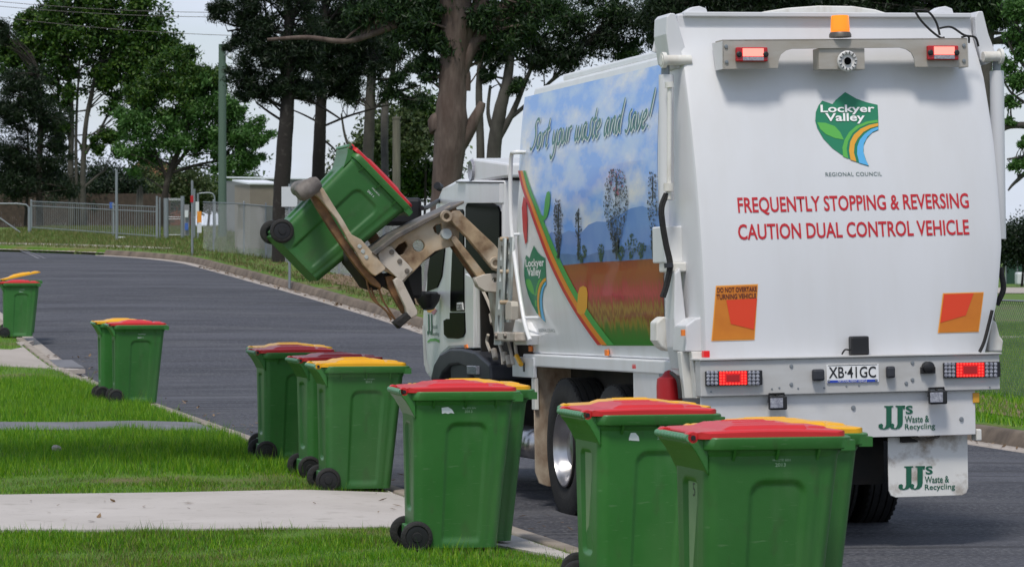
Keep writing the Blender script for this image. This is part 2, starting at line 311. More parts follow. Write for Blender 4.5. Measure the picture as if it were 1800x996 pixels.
def label_text(name, s, m, fn, parent, a0, a1, b0, b1, bold=0., shear=0., spacing=1., slope=0.):
    me = text_mesh(s, bold, spacing)
    xs = [v.co.x for v in me.vertices]; ys = [v.co.y for v in me.vertices]
    x0, x1, y0, y1 = min(xs), max(xs), min(ys), max(ys)
    def xf(x, y):
        u = (x - x0) / (x1 - x0); v = (y - y0) / (y1 - y0)
        return a0 + (a1 - a0) * u + shear * (b1 - b0) * (v - .5), b0 + (b1 - b0) * v + slope * (a1 - a0) * u
    return conform(name, None, m, fn, parent, cut=.2, mesh=me, xform=xf)
def band(o_, i_): return list(o_) + list(i_)[::-1]
def circ(cx, cy, r, n=20, ry=None): return [(cx + r * math.cos(2 * math.pi * k / n), cy + (ry or r) * math.sin(2 * math.pi * k / n)) for k in range(n)]
def copy_tree(o, parent=None):
    c = o.copy(); COL.objects.link(c); c.parent = parent
    for k in ('label', 'category', 'group'):
        if k in c and parent: del c[k]
    for ch in list(o.children):
        copy_tree(ch, c)
    return c

# ------------------------------------------------------------------ terrain
EY = [0, 14, 19, 22, 54, 62, 67, 79, 93, 105, 115, 125, 135, 150, 200, 3000]
EZ = [.08, .07, .035, 0, 0, .33, .6, 1.07, 1.55, 1.95, 2.22, 2.5, 2.8, 3.0, 3.2, 3.2]
def sstep(x): x = np.clip(x, 0, 1); return x * x * (3 - 2 * x)
def elev(X, Y):
    X = np.asarray(X, float); Y = np.asarray(Y, float)
    e = sum(np.interp(Y + o_, EY, EZ) for o_ in (-3, -1.5, 0, 1.5, 3)) / 5
    fall = 1 - sstep((X - (-.02 * Y + 2)) / 9.0)
    return np.where(Y > 40, e * fall, e)
# road centre line: straight at 13 degrees, then a left bend on a rise
RA = rad(13.0); HWR = 3.95
def road_path():
    pts = []; x, y, a = 4.05 + .2, 12.0, RA; ds = .5
    # left kerb passes (0.47, 21.9); centre is HWR to its right
    lx, ly = .47, 21.9; n = Vector((math.cos(RA), math.sin(RA))); t = Vector((-math.sin(RA), math.cos(RA)))
    p = Vector((lx, ly)) + n * HWR - t * 30.0
    s_ = 0
    while s_ < 190:
        pts.append((p.x, p.y, a)); 
        if p.y > 97 and a < rad(92): a += ds / 20.0
        p = p + Vector((-math.sin(a), math.cos(a))) * ds; s_ += ds
    return np.array(pts)
RP = road_path()
def road_dist(X, Y):      # signed distance outside of road edge, and side (+ right)
    P = RP[::2]; out = np.empty(X.shape); 
    for i in range(0, len(X), 4000):
        dx = X[i:i + 4000, None] - P[None, :, 0]; dy = Y[i:i + 4000, None] - P[None, :, 1]
        out[i:i + 4000] = np.sqrt(dx * dx + dy * dy).min(1)
    return out - HWR
def edge(off, side):     # path offset from the centre line
    n = RP[:, 2]; return np.stack([RP[:, 0] + np.cos(n) * off * side, RP[:, 1] + np.sin(n) * off * side], 1)
def vz(u): return -.04 * (1 - np.clip((u - .2) / .8, 0, 1))     # the verge dips slightly to the kerb
def grid_axis(segs):
    out = []
    for a, b, st in segs: out += list(np.arange(a, b, st))
    out.append(segs[-1][1]); return np.array(out)
gx = grid_axis([(-1500, -200, 260), (-200, -60, 14), (-60, -24, 4), (-24, 12, .2), (12, 40, 2), (40, 200, 16), (200, 1500, 260)])
gy = grid_axis([(-60, 10, 7), (10, 122, .2), (122, 160, 1), (160, 300, 14), (300, 2600, 230)])
GX, GY = np.meshgrid(gx, gy); fx, fy = GX.ravel(), GY.ravel()
z = elev(fx, fy); near = (fx > -70) & (fx < 30) & (fy > -20) & (fy < 170)
u = np.full(fx.shape, 9.); u[near] = road_dist(fx[near], fy[near])
z = z + np.where(u > .15, vz(u), -.55)
hump = .006 * np.sin(fx * 1.3 + fy * .4) * np.sin(fy * .9) * (u > 1)
nx_, ny_ = len(gx), len(gy)
idx = np.arange(nx_ * ny_).reshape(ny_, nx_)
quads = np.stack([idx[:-1, :-1], idx[:-1, 1:], idx[1:, 1:], idx[1:, :-1]], -1).reshape(-1, 4)
def np_mesh(name, V, Q, m, parent=None, smooth=False):
    me = bpy.data.meshes.new(name); k = Q.shape[1]
    me.vertices.add(len(V)); me.vertices.foreach_set('co', np.asarray(V, np.float32).ravel())
    me.loops.add(Q.size); me.loops.foreach_set('vertex_index', Q.astype(np.int32).ravel())
    me.polygons.add(len(Q)); me.polygons.foreach_set('loop_start', np.arange(0, Q.size, k, dtype=np.int32))
    me.update(calc_edges=True); me.validate()
    return finish(name, me, m, parent, smooth)
o = np_mesh('ground', np.stack([fx, fy, z + hump], 1), quads, 'lawn', smooth=True); tag(o, kind='structure')
# road sheet
offs = np.linspace(-HWR - .02, HWR + .02, 15); V = []
for off in offs:
    e = edge(off, 1); c = .03 * (1 - (off / HWR) ** 2)
    V.append(np.stack([e[:, 0], e[:, 1], elev(e[:, 0], e[:, 1]) - .19 + c], 1))
V = np.array(V); nr, npn = V.shape[0], V.shape[1]
idx = np.arange(nr * npn).reshape(nr, npn); Q = np.stack([idx[:-1, :-1], idx[1:, :-1], idx[1:, 1:], idx[:-1, 1:]], -1).reshape(-1, 4)
o = np_mesh('road', V.reshape(-1, 3), Q, 'asphalt', smooth=True); tag(o, kind='structure')
# kerbs with gutter: profile (offset outwards from road edge, height)
KP = [(-.01, -.30), (-.005, -.172), (.03, -.12), (.055, -.045), (.085, -.024), (.19, -.022), (.205, -.035), (.21, -.4)]
GP = [(-.30, -.19), (-.29, -.170), (-.15, -.176), (-.005, -.178), (-.002, -.3)]
def kerb(name, side, i0, i1, KP=KP, m='kerb_concrete'):
    V = []
    for (o_, zz) in KP:
        e = edge(HWR + o_, side)[i0:i1]; V.append(np.stack([e[:, 0], e[:, 1], elev(e[:, 0], e[:, 1]) + zz], 1))
    V = np.array(V); a, b = V.shape[:2]; idx = np.arange(a * b).reshape(a, b)
    Q = np.stack([idx[:-1, :-1], idx[:-1, 1:], idx[1:, 1:], idx[1:, :-1]], -1).reshape(-1, 4)
    if side > 0: Q = Q[:, ::-1]
    o = np_mesh(name, V.reshape(-1, 3), Q, m); tag(o, kind='structure')
    return o
eR = edge(HWR, 1); kR_end = next(i for i in range(120, len(eR)) if eR[i, 0] / eR[i, 1] < -.121)
kerb('kerb_near', -1, 0, 240); kerb('kerb_far', 1, 0, kR_end, m='kerb_brown'); kerb('gutter_near', -1, 0, 240, GP, 'concrete'); kerb('gutter_far', 1, 0, kR_end, GP, 'concrete')
# concrete slabs laid on the verge
def drape(name, px, m, lift=.016, zref=0.0, cell=.25, thick=.05, world=None):
    poly = world or [tuple(G(a, b, zref).xy) for a, b in px]
    b = bmesh.new(); b.faces.new([b.verts.new((p[0], p[1], 0)) for p in poly])
    xs = [p[0] for p in poly]; ys = [p[1] for p in poly]
    for ax, lo_, hi_ in ((0, min(xs), max(xs)), (1, min(ys), max(ys))):
        t = lo_ + cell
        while t < hi_:
            co = [0, 0, 0]; co[ax] = t; nn = [0, 0, 0]; nn[ax] = 1
            bmesh.ops.bisect_plane(b, geom=b.verts[:] + b.edges[:] + b.faces[:], plane_co=co, plane_no=nn); t += cell
    r = bmesh.ops.extrude_face_region(b, geom=b.faces[:]); top = {v for v in r['geom'] if isinstance(v, bmesh.types.BMVert)}
    al = list(b.verts); X = np.array([v.co.x for v in al]); Y = np.array([v.co.y for v in al])
    uu = road_dist(X, Y); zz = elev(X, Y) + vz(np.maximum(uu, .2))
    for v, q in zip(al, zz): v.co.z = q + (lift if v in top else -thick)
    bmesh.ops.recalc_face_normals(b, faces=b.faces[:])
    me = bpy.data.meshes.new(name); b.to_mesh(me); b.free(); o = finish(name, me, m); tag(o, kind='structure'); return o
def GT(px, py):
    d = ray(px, py); t = 15.0
    while t < 400 and (CAM + d * t).z > float(elev((CAM + d * t).x, (CAM + d * t).y)): t += .25
    p = CAM + d * t
    return tuple(p.xy)
ke = edge(HWR + .27, -1)
def kerb_at(Y): return (float(np.interp(Y, ke[:, 1], ke[:, 0])), Y)
drive1 = [tuple(G(-300, 876, 0).xy), tuple(G(-300, 938, 0).xy), tuple(G(300, 935, 0).xy), tuple(G(700, 930, 0).xy), tuple(G(880, 960, 0).xy), tuple(G(1010, 984, 0).xy), kerb_at(20.9), kerb_at(24.0), kerb_at(28.4), tuple(G(690, 860, 0).xy), tuple(G(300, 868, 0).xy)]
drape('driveway', None, 'concrete_pale', world=drive1)
path2 = [tuple(G(-200, 742, 0).xy), tuple(G(-200, 758, 0).xy), tuple(G(300, 757, 0).xy), tuple(G(398, 754, 0).xy), kerb_at(36.0), kerb_at(38.0), tuple(G(355, 738, 0).xy), tuple(G(120, 744, 0).xy)]
drape('path', None, 'concrete_grey', world=path2)
path3 = [GT(-60, 616), GT(-60, 645), GT(120, 645), GT(150, 646), kerb_at(GT(172, 648)[1]), kerb_at(GT(90, 606)[1]), GT(60, 596), GT(28, 600), GT(40, 609), GT(20, 615)]
drape('apron', None, 'concrete', world=path3)
drape('patch', None, 'concrete_grey', lift=.02, world=[GT(86, 631), GT(126, 631), GT(148, 643), GT(104, 644)])
SLABS = [drive1, path2, path3]
# concrete crossover across the far side of the bend
cr_ = edge(HWR + .1, 1); cr2 = edge(HWR + 2.2, 1)
i0, i1 = kR_end - 2, min(kR_end + 110, len(cr_) - 1)
V = []; 
for i in range(i0, i1):
    for e_ in (cr_, cr2): V.append((e_[i, 0], e_[i, 1], float(elev(e_[i, 0], e_[i, 1])) + (-.12 if e_ is cr_ else .03)))
Q = np.array([(2 * k, 2 * k + 1, 2 * k + 3, 2 * k + 2) for k in range(i1 - i0 - 1)])
o = np_mesh('crossover', np.array(V), Q, 'concrete'); tag(o, kind='structure')
# worn painted line
def strip(name, pts, wd, m, lift, kind='structure'):
    pts = spline([Vector((*p, 0)) for p in pts], 8); V = []; 
    for i, p in enumerate(pts):
        d = (pts[min(i + 1, len(pts) - 1)] - pts[max(i - 1, 0)]).normalized(); n_ = Vector((-d.y, d.x, 0))
        for s_ in (-1, 1):
            q = p + n_ * wd / 2 * s_; V.append((q.x, q.y, float(elev(q.x, q.y)) + lift))
    Q = np.array([(2 * k, 2 * k + 2, 2 * k + 3, 2 * k + 1) for k in range(len(pts) - 1)])
    o = np_mesh(name, np.array(V), Q, m); tag(o, kind=kind); return o
strip('line', [GT(-20, 424), GT(25, 430), GT(50, 437), GT(68, 446)], .09, 'line_faded', -.150); strip('line', [GT(40, 431), GT(60, 438), GT(80, 446)], .06, 'line_faded', -.150)
# leaf litter and bare soil behind the far kerb
fe = edge(HWR + .9, 1); fe2 = edge(HWR + 2.5, 1)
V = []; ii = range(10, kR_end - 40)
for i in ii:
    for e_, q in ((fe, .2), (fe2, .5)):
        j = q * math.sin(i * .7) * .5
        V.append((e_[i, 0] + j, e_[i, 1], float(elev(e_[i, 0] + j, e_[i, 1])) + .012))
Q = np.array([(2 * k, 2 * k + 1, 2 * k + 3, 2 * k + 2) for k in range(len(ii) - 1)])
o = np_mesh('soil', np.array(V), Q, 'litter'); tag(o, kind='structure')

# ------------------------------------------------------------------ grass (stuff)
def inpoly(X, Y, poly):
    r = np.zeros(X.shape, bool); n = len(poly)
    for i in range(n):
        x1, y1 = poly[i]; x2, y2 = poly[(i + 1) % n]
        c = ((y1 > Y) != (y2 > Y)) & (X < (x2 - x1) * (Y - y1) / (y2 - y1 + 1e-12) + x1); r ^= c
    return r
def blades(name, X, Y, Z, h, wd, m, label):
    n = len(X); a = RNG.uniform(0, 2 * math.pi, n); b = RNG.uniform(0, 2 * math.pi, n); ln = RNG.uniform(.1, .7, n)
    hh = h * RNG.uniform(.5, 1.25, n)
    base = np.stack([X, Y, Z], 1); d = np.stack([np.cos(a), np.sin(a), 0 * a], 1) * (wd / 2)[:, None] if hasattr(wd, '__len__') else np.stack([np.cos(a), np.sin(a), 0 * a], 1) * wd / 2
    tip = base + np.stack([np.cos(b) * ln * hh, np.sin(b) * ln * hh, hh], 1)
    V = np.stack([base - d, base + d, tip], 1).reshape(-1, 3); Q = np.arange(3 * n).reshape(-1, 3)
    o = np_mesh(name, V, Q, m); tag(o, label=label, cat='grass', kind='stuff'); return o
def scatter(n, x0, x1, y0, y1):
    X = RNG.uniform(x0, x1, n); Y = RNG.uniform(y0, y1, n); k = (X > -.163 * Y) & (X < .163 * Y); X, Y = X[k], Y[k]
    uu = road_dist(X, Y); k = uu > .27
    jx = RNG.normal(size=len(X)) * .035; jy = RNG.normal(size=len(X)) * .05
    for p in SLABS: k &= ~inpoly(X + jx, Y + jy, p)
    return X[k], Y[k], uu[k]
def patch(X, Y, s): return (np.sin(X * s + 1.3 * np.sin(Y * s * .7)) * np.sin(Y * s * .8 + 1.7 * np.sin(X * s * .6)) + 1) / 2
A = [scatter(150000, -4, 1.6, 19.6, 23.6), scatter(230000, -6, .3, 25.5, 37.2), scatter(160000, -8, -2, 37.5, 50), scatter(80000, -10.5, -4, 50, 75)]
X = np.concatenate([q[0] for q in A]); Y = np.concatenate([q[1] for q in A]); U = np.concatenate([q[2] for q in A])
X = X[U > 0]; Y = Y[U > 0]
keep = RNG.uniform(size=len(X)) < .35 + .65 * patch(X, Y, 2.2); X, Y = X[keep], Y[keep]
Zg = elev(X, Y) + vz(np.maximum(road_dist(X, Y), .2)) - .01
dry = (RNG.uniform(size=len(X)) < np.where((Y < 23.5) | ((Y > 26) & (Y < 28.2)), .60, .12) * (.25 + 1.1 * patch(X, Y, 1.7)))
hgt = np.where(Y < 24, .045, np.where((Y > 26) & (Y < 28.5), .04, .085)) * (.55 + .9 * patch(X, Y, 4.1)) * np.where(RNG.uniform(size=len(X)) < .03, 1.9, 1.0)
blades('lawn_grass', X[~dry], Y[~dry], Zg[~dry], hgt[~dry], .007, 'grass_blade', 'lush green lawn grass on the verge beside the bins')
blades('dry_grass', X[dry], Y[dry], Zg[dry], hgt[dry] * .8, .006, 'grass_dry', 'dry yellowish grass mixed through the lawn by the driveway')
X, Y, U = scatter(150000, -20, 1.5, 62, 150); k = (U > .3) & (X > -4 - .0 * Y) | (Y > 80); X, Y = X[k], Y[k]
rd = road_dist(X, Y); k = (rd > .25) & ((rd < .8) | (rd > 2.6) | (Y > 96) | (RNG.uniform(size=len(X)) < .22)); X, Y = X[k], Y[k]
blades('far_verge_grass', X, Y, elev(X, Y) - .01, np.full(len(X), .13), .02, 'grass_dry', 'tufty grass behind the far kerb by the fences')
X, Y, U = scatter(160000, 4.5, 14, 36, 90); 
blades('field_grass', X, Y, elev(X, Y) - .01, np.full(len(X), .10), .013, 'grass_blade', 'green field grass beyond the right fence')

# fallen leaves and grit in the gutters, on the concrete and over the verge edges (stuff)
Xs = []; Ys = []; Zs = []
for (o0, o1, sd_, cnt, y0, y1) in ((-.28, -.02, -1, 500, 20, 60), (-.30, -.02, 1, 900, 34, 96), (.22, 1.9, 1, 2600, 40, 97), (-.9, -.3, -1, 160, 20, 60)):
    e_ = edge(HWR, sd_); ys_ = RNG.uniform(y0, y1, cnt); of = RNG.uniform(o0, o1, cnt)
    xs_ = np.interp(ys_, e_[:, 1], e_[:, 0]) + sd_ * of * math.cos(RA); ysy = ys_ + sd_ * of * math.sin(RA)
    Xs.append(xs_); Ys.append(ysy); Zs.append(elev(xs_, ysy) + np.where(of < -.005, -.165, .0 + np.where(of > .2, .02, 0)))
n_c = 70; xc_ = RNG.uniform(-6, .5, n_c); yc2 = RNG.uniform(21.5, 28, n_c); kk = inpoly(xc_, yc2, drive1); Xs.append(xc_[kk]); Ys.append(yc2[kk]); Zs.append(np.full(kk.sum(), .022) + vz(np.maximum(road_dist(xc_[kk], yc2[kk]), .2)))
X = np.concatenate(Xs); Y = np.concatenate(Ys); Z = np.concatenate(Zs); n = len(X)
a = RNG.uniform(0, 6.28, n); ln = RNG.uniform(.015, .05, n) * np.where(Y > 45, 1.5, 1); dx = np.stack([np.cos(a), np.sin(a), RNG.uniform(-.2, .5, n)], 1) * ln[:, None]; dy = np.stack([-np.sin(a), np.cos(a), RNG.uniform(-.1, .3, n)], 1) * ln[:, None] * .35
P0 = np.stack([X, Y, Z + .006], 1); V = np.stack([P0 - dx, P0 + dy, P0 + dx, P0 - dy], 1).reshape(-1, 3)
leafmat('dead_leaf', (.07, .045, .025), (.16, .10, .05), (.30, .20, .11))
o = np_mesh('fallen_leaves', V, np.arange(4 * n).reshape(-1, 4), 'dead_leaf'); tag(o, label='dry fallen leaves scattered along the gutters and far verge', cat='leaf litter', kind='stuff')
# ------------------------------------------------------------------ wheelie bins
def bin_body():
    nz = 86; zs = np.linspace(.03, .955, nz)
    def ring(z):
        t = (z - .03) / .925
        xb = -.275 - .012 * t; xf = .245 + .095 * t; hw = .215 + .050 * t; r = .055
        P = []; nrm = []
        ns, nf, nc = 46, 22, 7
        def seg(x0, y0, x1, y1, n, nx, ny):
            for k in range(n): q = k / n; P.append((x0 + (x1 - x0) * q, y0 + (y1 - y0) * q)); nrm.append((nx, ny))
        def cor(cx, cy, a0):
            for k in range(nc): a = a0 + math.pi / 2 * k / nc; P.append((cx + r * math.cos(a), cy + r * math.sin(a))); nrm.append((math.cos(a), math.sin(a)))
        seg(xb + r, -hw, xf - r, -hw, ns, 0, -1); cor(xf - r, -hw + r, -math.pi / 2)
        seg(xf, -hw + r, xf, hw - r, nf, 1, 0); cor(xf - r, hw - r, 0)
        seg(xf - r, hw, xb + r, hw, ns, 0, 1); cor(xb + r, hw - r, math.pi / 2)
        seg(xb, hw - r, xb, -hw + r, nf, -1, 0); cor(xb + r, -hw + r, math.pi)
        out = []
        for (x, y), (nx, ny) in zip(P, nrm):
            ins = 0.
            if abs(ny) == 1:      # arched recess on each side
                f = (x - xb) / (xf - xb); xc = xb + (xf - xb) * .545; wd = .112 + .014 * t
                dx = abs(x - xc) - (wd - .06); dz = max(z - (.80 - .06), 0); d = math.hypot(max(dx, 0), dz) - .06 + min(dx, 0) * 0
                if dx < 0: d = dz - .06
                ins = .013 * float(sstep(np.array(.5 - d / .014)))
                ins *= float(sstep(np.array((z - .05) / .05)))
                e = (f - .93) / .05; 
                ins += .004 * float(sstep(np.array((f - .84) / .02)))
            elif nx == -1:
                dx = abs(y) - (.085 + .02 * t - .04); dz = max(z - (.80 - .04), .30 - z, 0); d = math.hypot(max(dx, 0), dz) - .04
                if dx < 0: d = dz - .04
                ins = .015 * float(sstep(np.array(.5 - d / .012)))
            elif nx == 1:
                dx = abs(y) - (.10 + .03 * t); ins = .008 * float(sstep(np.array(.5 - max(dx, z - .8) / .02)))
            out.append((x - nx * ins, y - ny * ins, z))
        return out
    V = []; n = None
    for z in zs:
        r = ring(z); n = len(r); V += r
    F_ = []
    for i in range(nz - 1):
        for k in range(n): F_.append((i * n + k, i * n + (k + 1) % n, (i + 1) * n + (k + 1) % n, (i + 1) * n + k))
    F_.append(tuple(range(n))[::-1])
    return V, F_
def rrect(x0, x1, hw, r, n=6):
    P = []
    for cx, cy, a0 in ((x1 - r, -hw + r, -math.pi / 2), (x1 - r, hw - r, 0), (x0 + r, hw - r, math.pi / 2), (x0 + r, -hw + r, math.pi)):
        for k in range(n + 1): a = a0 + math.pi / 2 * k / n; P.append((cx + r * math.cos(a), cy + r * math.sin(a)))
    return P
def loft(mb, rings):
    n = len(rings[0]); v = [p for r in rings for p in r]; f = []
    for i in range(len(rings) - 1):
        for k in range(n): f.append((i * n + k, i * n + (k + 1) % n, (i + 1) * n + (k + 1) % n, (i + 1) * n + k))
    mb.add(v, f)
def lid_mesh():
    # origin at the hinge (x = -.345, z = 1.0); grid over the rim, crowned with a stepped plateau
    x0, x1, hw = .015, .705, .285; nx, ny = 110, 64; V = []; F_ = []
    def top(x, y):
        f = (x - x0) / (x1 - x0); e = min((x - x0) / .02, (x1 - x) / .02, (hw - abs(y)) / .02, 1); e = max(e, 0)
        st = lambda q: float(sstep(np.array(q)))
        base = .016 + .010 * math.sqrt(e) + .008 * math.sin(math.pi * f)
        ex = min((f - .16) / .10, (.76 - f) / .02); ey = (hw - .05 - abs(y)) / .022
        p = st(min(ex, ey)) * .017
        r0 = st(min((f - .26) / .05, (.66 - f) / .03, (.16 - abs(y)) / .02)) * .006
        r1 = st(min((f - .80) / .015, (.94 - f) / .02, (.14 - abs(y)) / .015)) * .010
        r2 = -.008 * st(min((f - .765) / .008, (.795 - f) / .008, (.21 - abs(y)) / .01))
        rib = .005 * st(min((f - .30) / .02, (.62 - f) / .02, (.006 - abs(abs(y) - .08)) / .006 + .5))
        return base + p + r0 + r1 + r2 + rib
    for i in range(nx + 1):
        for j in range(ny + 1):
            x = x0 + (x1 - x0) * i / nx; y = -hw + 2 * hw * j / ny
            # rounded corners
            r = .05; ax = max(abs(x - (x0 + x1) / 2) - ((x1 - x0) / 2 - r), 0); ay = max(abs(y) - (hw - r), 0); d = math.hypot(ax, ay)
            if d > r:
                k = r / d; x = (x0 + x1) / 2 + math.copysign((x1 - x0) / 2 - r + ax * k, x - (x0 + x1) / 2); y = math.copysign(hw - r + ay * k, y)
            V.append((x, y, top(x, y)))
    g = lambda i, j: i * (ny + 1) + j
    for i in range(nx):
        for j in range(ny): F_.append((g(i, j), g(i + 1, j), g(i + 1, j + 1), g(i, j + 1)))
    per = [g(i, 0) for i in range(nx)] + [g(nx, j) for j in range(ny)] + [g(i, ny) for i in range(nx, 0, -1)] + [g(0, j) for j in range(ny, 0, -1)]
    k0 = len(V); V += [(V[p][0], V[p][1], -.006) for p in per]; m = len(per)
    for k in range(m): F_.append((per[k], k0 + k, k0 + (k + 1) % m, per[(k + 1) % m]))
    F_.append(tuple(k0 + k for k in range(m)))
    return V, F_
def mk_lid(mname, parent):
    V, F_ = lid_mesh(); mb = MB(); mb.add(V, F_)
    for s_ in (-1, 1):                                  # hinge arms round the handle bar
        mb.lathe([(0, -.035), (.024, -.035), (.027, -.03), (.027, .03), (.024, .035), (0, .035)], (0.0, s_ * .215, .0), (0, 1, 0), 16)
        mb.box((0, s_ * .215 - .03, -.004), (.05, s_ * .215 + .03, .022))
    o = mb.build('lid', mname, parent, smooth=True); o.location = (-.345, 0, 1.0)
    b = MB()                                            # front grip lip
    b.box((.70, -.09, -.012), (.725, .09, .012)); g = b.build('lid_grip', mname, o, bevel=.004)
    for s_ in (-1, 1): b2 = MB(); b2.lathe([(0, 0), (.011, 0), (.011, .004), (0, .004)], (0, s_ * .251, 0), (0, s_, 0), 12); b2.build('hinge_pin', 'black_plastic', o)
    return o
def make_bin(lidmat):
    root = empty('wheelie_bin')
    V, F_ = bin_body(); body = mesh_obj('body', V, F_, 'bin_green', root, smooth=True)
    body.data.set_sharp_from_angle(angle=rad(50))
    mb = MB()                                           # rim band with front lugs
    def rr(off, z, fr=0): return [(x, y, z) for x, y in rrect(-.29 - off * .4, .34 + off + fr, .265 + off, .06 + off * .5)]
    loft(mb, [rr(-.012, .90), rr(.004, .925), rr(.006, .942), rr(.034, .946, .012), rr(.037, .95, .014), rr(.037, .995, .012), rr(.032, 1.0, .01), rr(-.014, 1.0), rr(-.016, .93)])
    for s_ in (-1, 1): mb.box((.325, s_ * .255 - .04, .938), (.392, s_ * .255 + .04, .984))
    mb.build('rim', 'bin_green', root, smooth=True)
    for s_ in (-1, 1):
        for x in (-.17, .03, .22):
            mb = MB(); mb.prism([(x, s_ * .262, .945), (x, s_ * .298, .945), (x, s_ * .2625, .895)], (.012, 0, 0)); mb.build('gusset', 'bin_green', root)
    mb = MB()                                           # handle bracket flaring back from the body
    mb.prism([(-.275, -.25, .83), (-.275, -.25, .985), (-.33, -.25, .998), (-.362, -.25, .99), (-.362, -.25, .972), (-.335, -.25, .94), (-.305, -.25, .89)], (0, .50, 0))
    mb.build('bracket', 'bin_green', root, bevel=.005)
    mb = MB()
    prof = [(0, -.25), (.017, -.25)]
    for k in range(11): a = -.25 + .05 * k; prof += [(.0175, a - .008 if k else a), (.0145, a), (.0175, a + .008)]
    mb.lathe(prof + [(.017, .255), (0, .255)], (-.362, 0, .998), (0, 1, 0), 14)
    mb.build('handle', 'bin_handle', root, smooth=True)
    mk_lid(lidmat, root)
    for s_ in (-1, 1):
        mb = MB(); c = (-.265, s_ * .232, .10)
        mb.lathe([(.055, -.022), (.088, -.022), (.098, -.014), (.10, 0), (.098, .014), (.088, .022), (.074, .022), (.07, .015), (.035, .012), (.03, .024), (0, .026)], c, (0, s_, 0), 36)
        wh = mb.build('wheel', 'rubber', root, smooth=True)
        mb = MB(); mb.lathe([(0, .013), (.066, .012), (.068, .017), (.052, .019), (.03, .018), (.028, .027), (0, .028)], c, (0, s_, 0), 28); mb.build('hub', 'black_plastic', wh, smooth=True)
    mb = MB(); mb.tube([(-.265, -.235, .10), (-.265, .235, .10)], .012, 10); mb.build('axle', 'black_plastic', root)
    mb = MB(); mb.box((-.30, -.16, .06), (-.25, .16, .16)); mb.build('axle_housing', 'bin_green', root, bevel=.008)
    return root
red0 = make_bin('lid_red'); yel0 = make_bin('lid_yellow')
def add_text(root, s, m, x0, x1, z0, z1, name='moulded_date', yy=None):
    yv = yy
    def fn(a, b): t = (b - .03) / .925; return Vector((a, -(.215 + .050 * t) - .0015, b))
    return label_text(name, s, m, fn, root, x0, x1, z0, z1)
BINS = []
def put_bin(proto, X, Y, label, group, rz=13., z=None, opening=0):
    global red0, yel0
    r = proto if not proto.get('used') else copy_tree(proto)
    if not proto.get('used'): proto['used'] = 1
    BINS.append(r)
    X, Y = float(X), float(Y)
    uu = float(road_dist(np.array([X]), np.array([Y]))[0])
    r.location = (X, Y, (float(elev(X, Y)) + (float(vz(np.array(uu))) if uu < 1.2 else 0) if z is None else z) - .005)
    r.rotation_euler = (0, 0, rad(rz)); tag(r, label, 'bin', group)
    return r
gp = 'green wheelie bins put out along the kerb'
# X, Y of the base centre (bin origin); left end of handle sits .37 behind it
def hx(px, y, d): return (px - 900) / F * d + .37 * math.cos(rad(13)) + .24 * math.sin(rad(13)) * 0
bA1 = put_bin(red0, -9.02, 62.4, 'red lidded bin at the far left edge, before one with a propped yellow lid', gp, 10)
bA2 = put_bin(yel0, -9.12, 63.3, 'green bin at the far left edge with yellow lid propped up by rubbish', gp, 11, opening=9)
bB1 = put_bin(red0, -4.74, 43.0, 'red lidded green bin of the pair standing alone between footpath and concrete apron', gp, 11)
bB2 = put_bin(yel0, -5.02, 43.85, 'yellow lidded green bin hidden behind the red one on the grass between footpath and apron', gp, 12)
bC1 = put_bin(yel0, -2.10, 32.3, 'yellow lidded green bin at the back of the row of four', gp, 14)
bC2 = put_bin(red0, -2.02, 31.2, 'red lidded bin second from the back of the row of four', gp, 13)
bC3 = put_bin(red0, -1.50, 28.9, 'red lidded bin tucked directly behind the front yellow one in the row of four', gp, 15)
bC4 = put_bin(yel0, -1.24, 27.2, 'front bin of the row of four, green with yellow lid by the driveway', gp, 12)
bD1 = put_bin(red0, -.37, 21.35, 'torn stickered green bin with red lid, its wheels in short grass by the driveway', gp, 10.5)
bD2 = put_bin(yel0, -.28, 22.0, 'yellow lidded bin behind the red one whose wheels stand in short grass', gp, 11)
bE1 = put_bin(red0, .67, 18.15, 'red lidded green bin with torn white sticker in front of the truck rear wheels', gp, 14)
bE2 = put_bin(yel0, .68, 18.8, 'green bin in front of the truck rear wheels, only its yellow lid edge showing', gp, 14)
bF1 = put_bin(red0, 1.075, 15.35, 'closest green bin, red lid, house number five on its back', gp, 13.5)
bF2 = put_bin(yel0, 1.22, 15.98, 'yellow lidded green bin behind the closest red lidded one at bottom right', gp, 13)
put_text = add_text
for r, yrs in ((bF1, '2013'), (bE1, '2013'), (bD1, '2013'), (bC4, '2013')):
    put_text(r, yrs, 'mark_pale', .03, .078, .868, .884); put_text(r, 'WASTE BIN', 'mark_pale', .015, .10, .892, .902, 'moulded_print'); 
for r in (bA1, bB1):
    put_text(r, '2011', 'sticker', .0, .07, .835, .852); put_text(r, 'COUNCIL', 'sticker', .01, .10, .88, .89, 'moulded_print')
def side_sticker(r, pts):
    def fn(a, b): t = (b - .03) / .925; return Vector((a, -(.215 + .050 * t) - .002, b))
    return conform('sticker', [pts], 'sticker', fn, r)
side_sticker(bD1, [(-.115, .90), (-.075, .905), (-.05, .89), (-.035, .865), (-.06, .868), (-.075, .862), (-.09, .868), (-.112, .864)])
side_sticker(bE1, [(-.125, .878), (-.115, .905), (-.09, .905), (-.072, .885), (-.068, .862), (-.125, .866)])
# number five and faded patch with painted sheen on the back of the closest bins
def back_fn(a, b): t = (b - .03) / .925; return Vector((-.275 - .012 * t + .0135, -a, b))
label_text('house_number', '5', 'text_black', back_fn, bF1, -.005, .03, .725, .785)
for r in (bF1, bE1):
    def bf(a, b): t = (b - .03) / .925; return Vector((-.275 - .012 * t + .0145, -a, b))
    conform('faded_sheen', [[(-.075, .79), (.075, .79), (.06, .70), (.02, .55), (-.02, .40), (-.075, .36)]], 'bin_faded_sheen', bf, r)
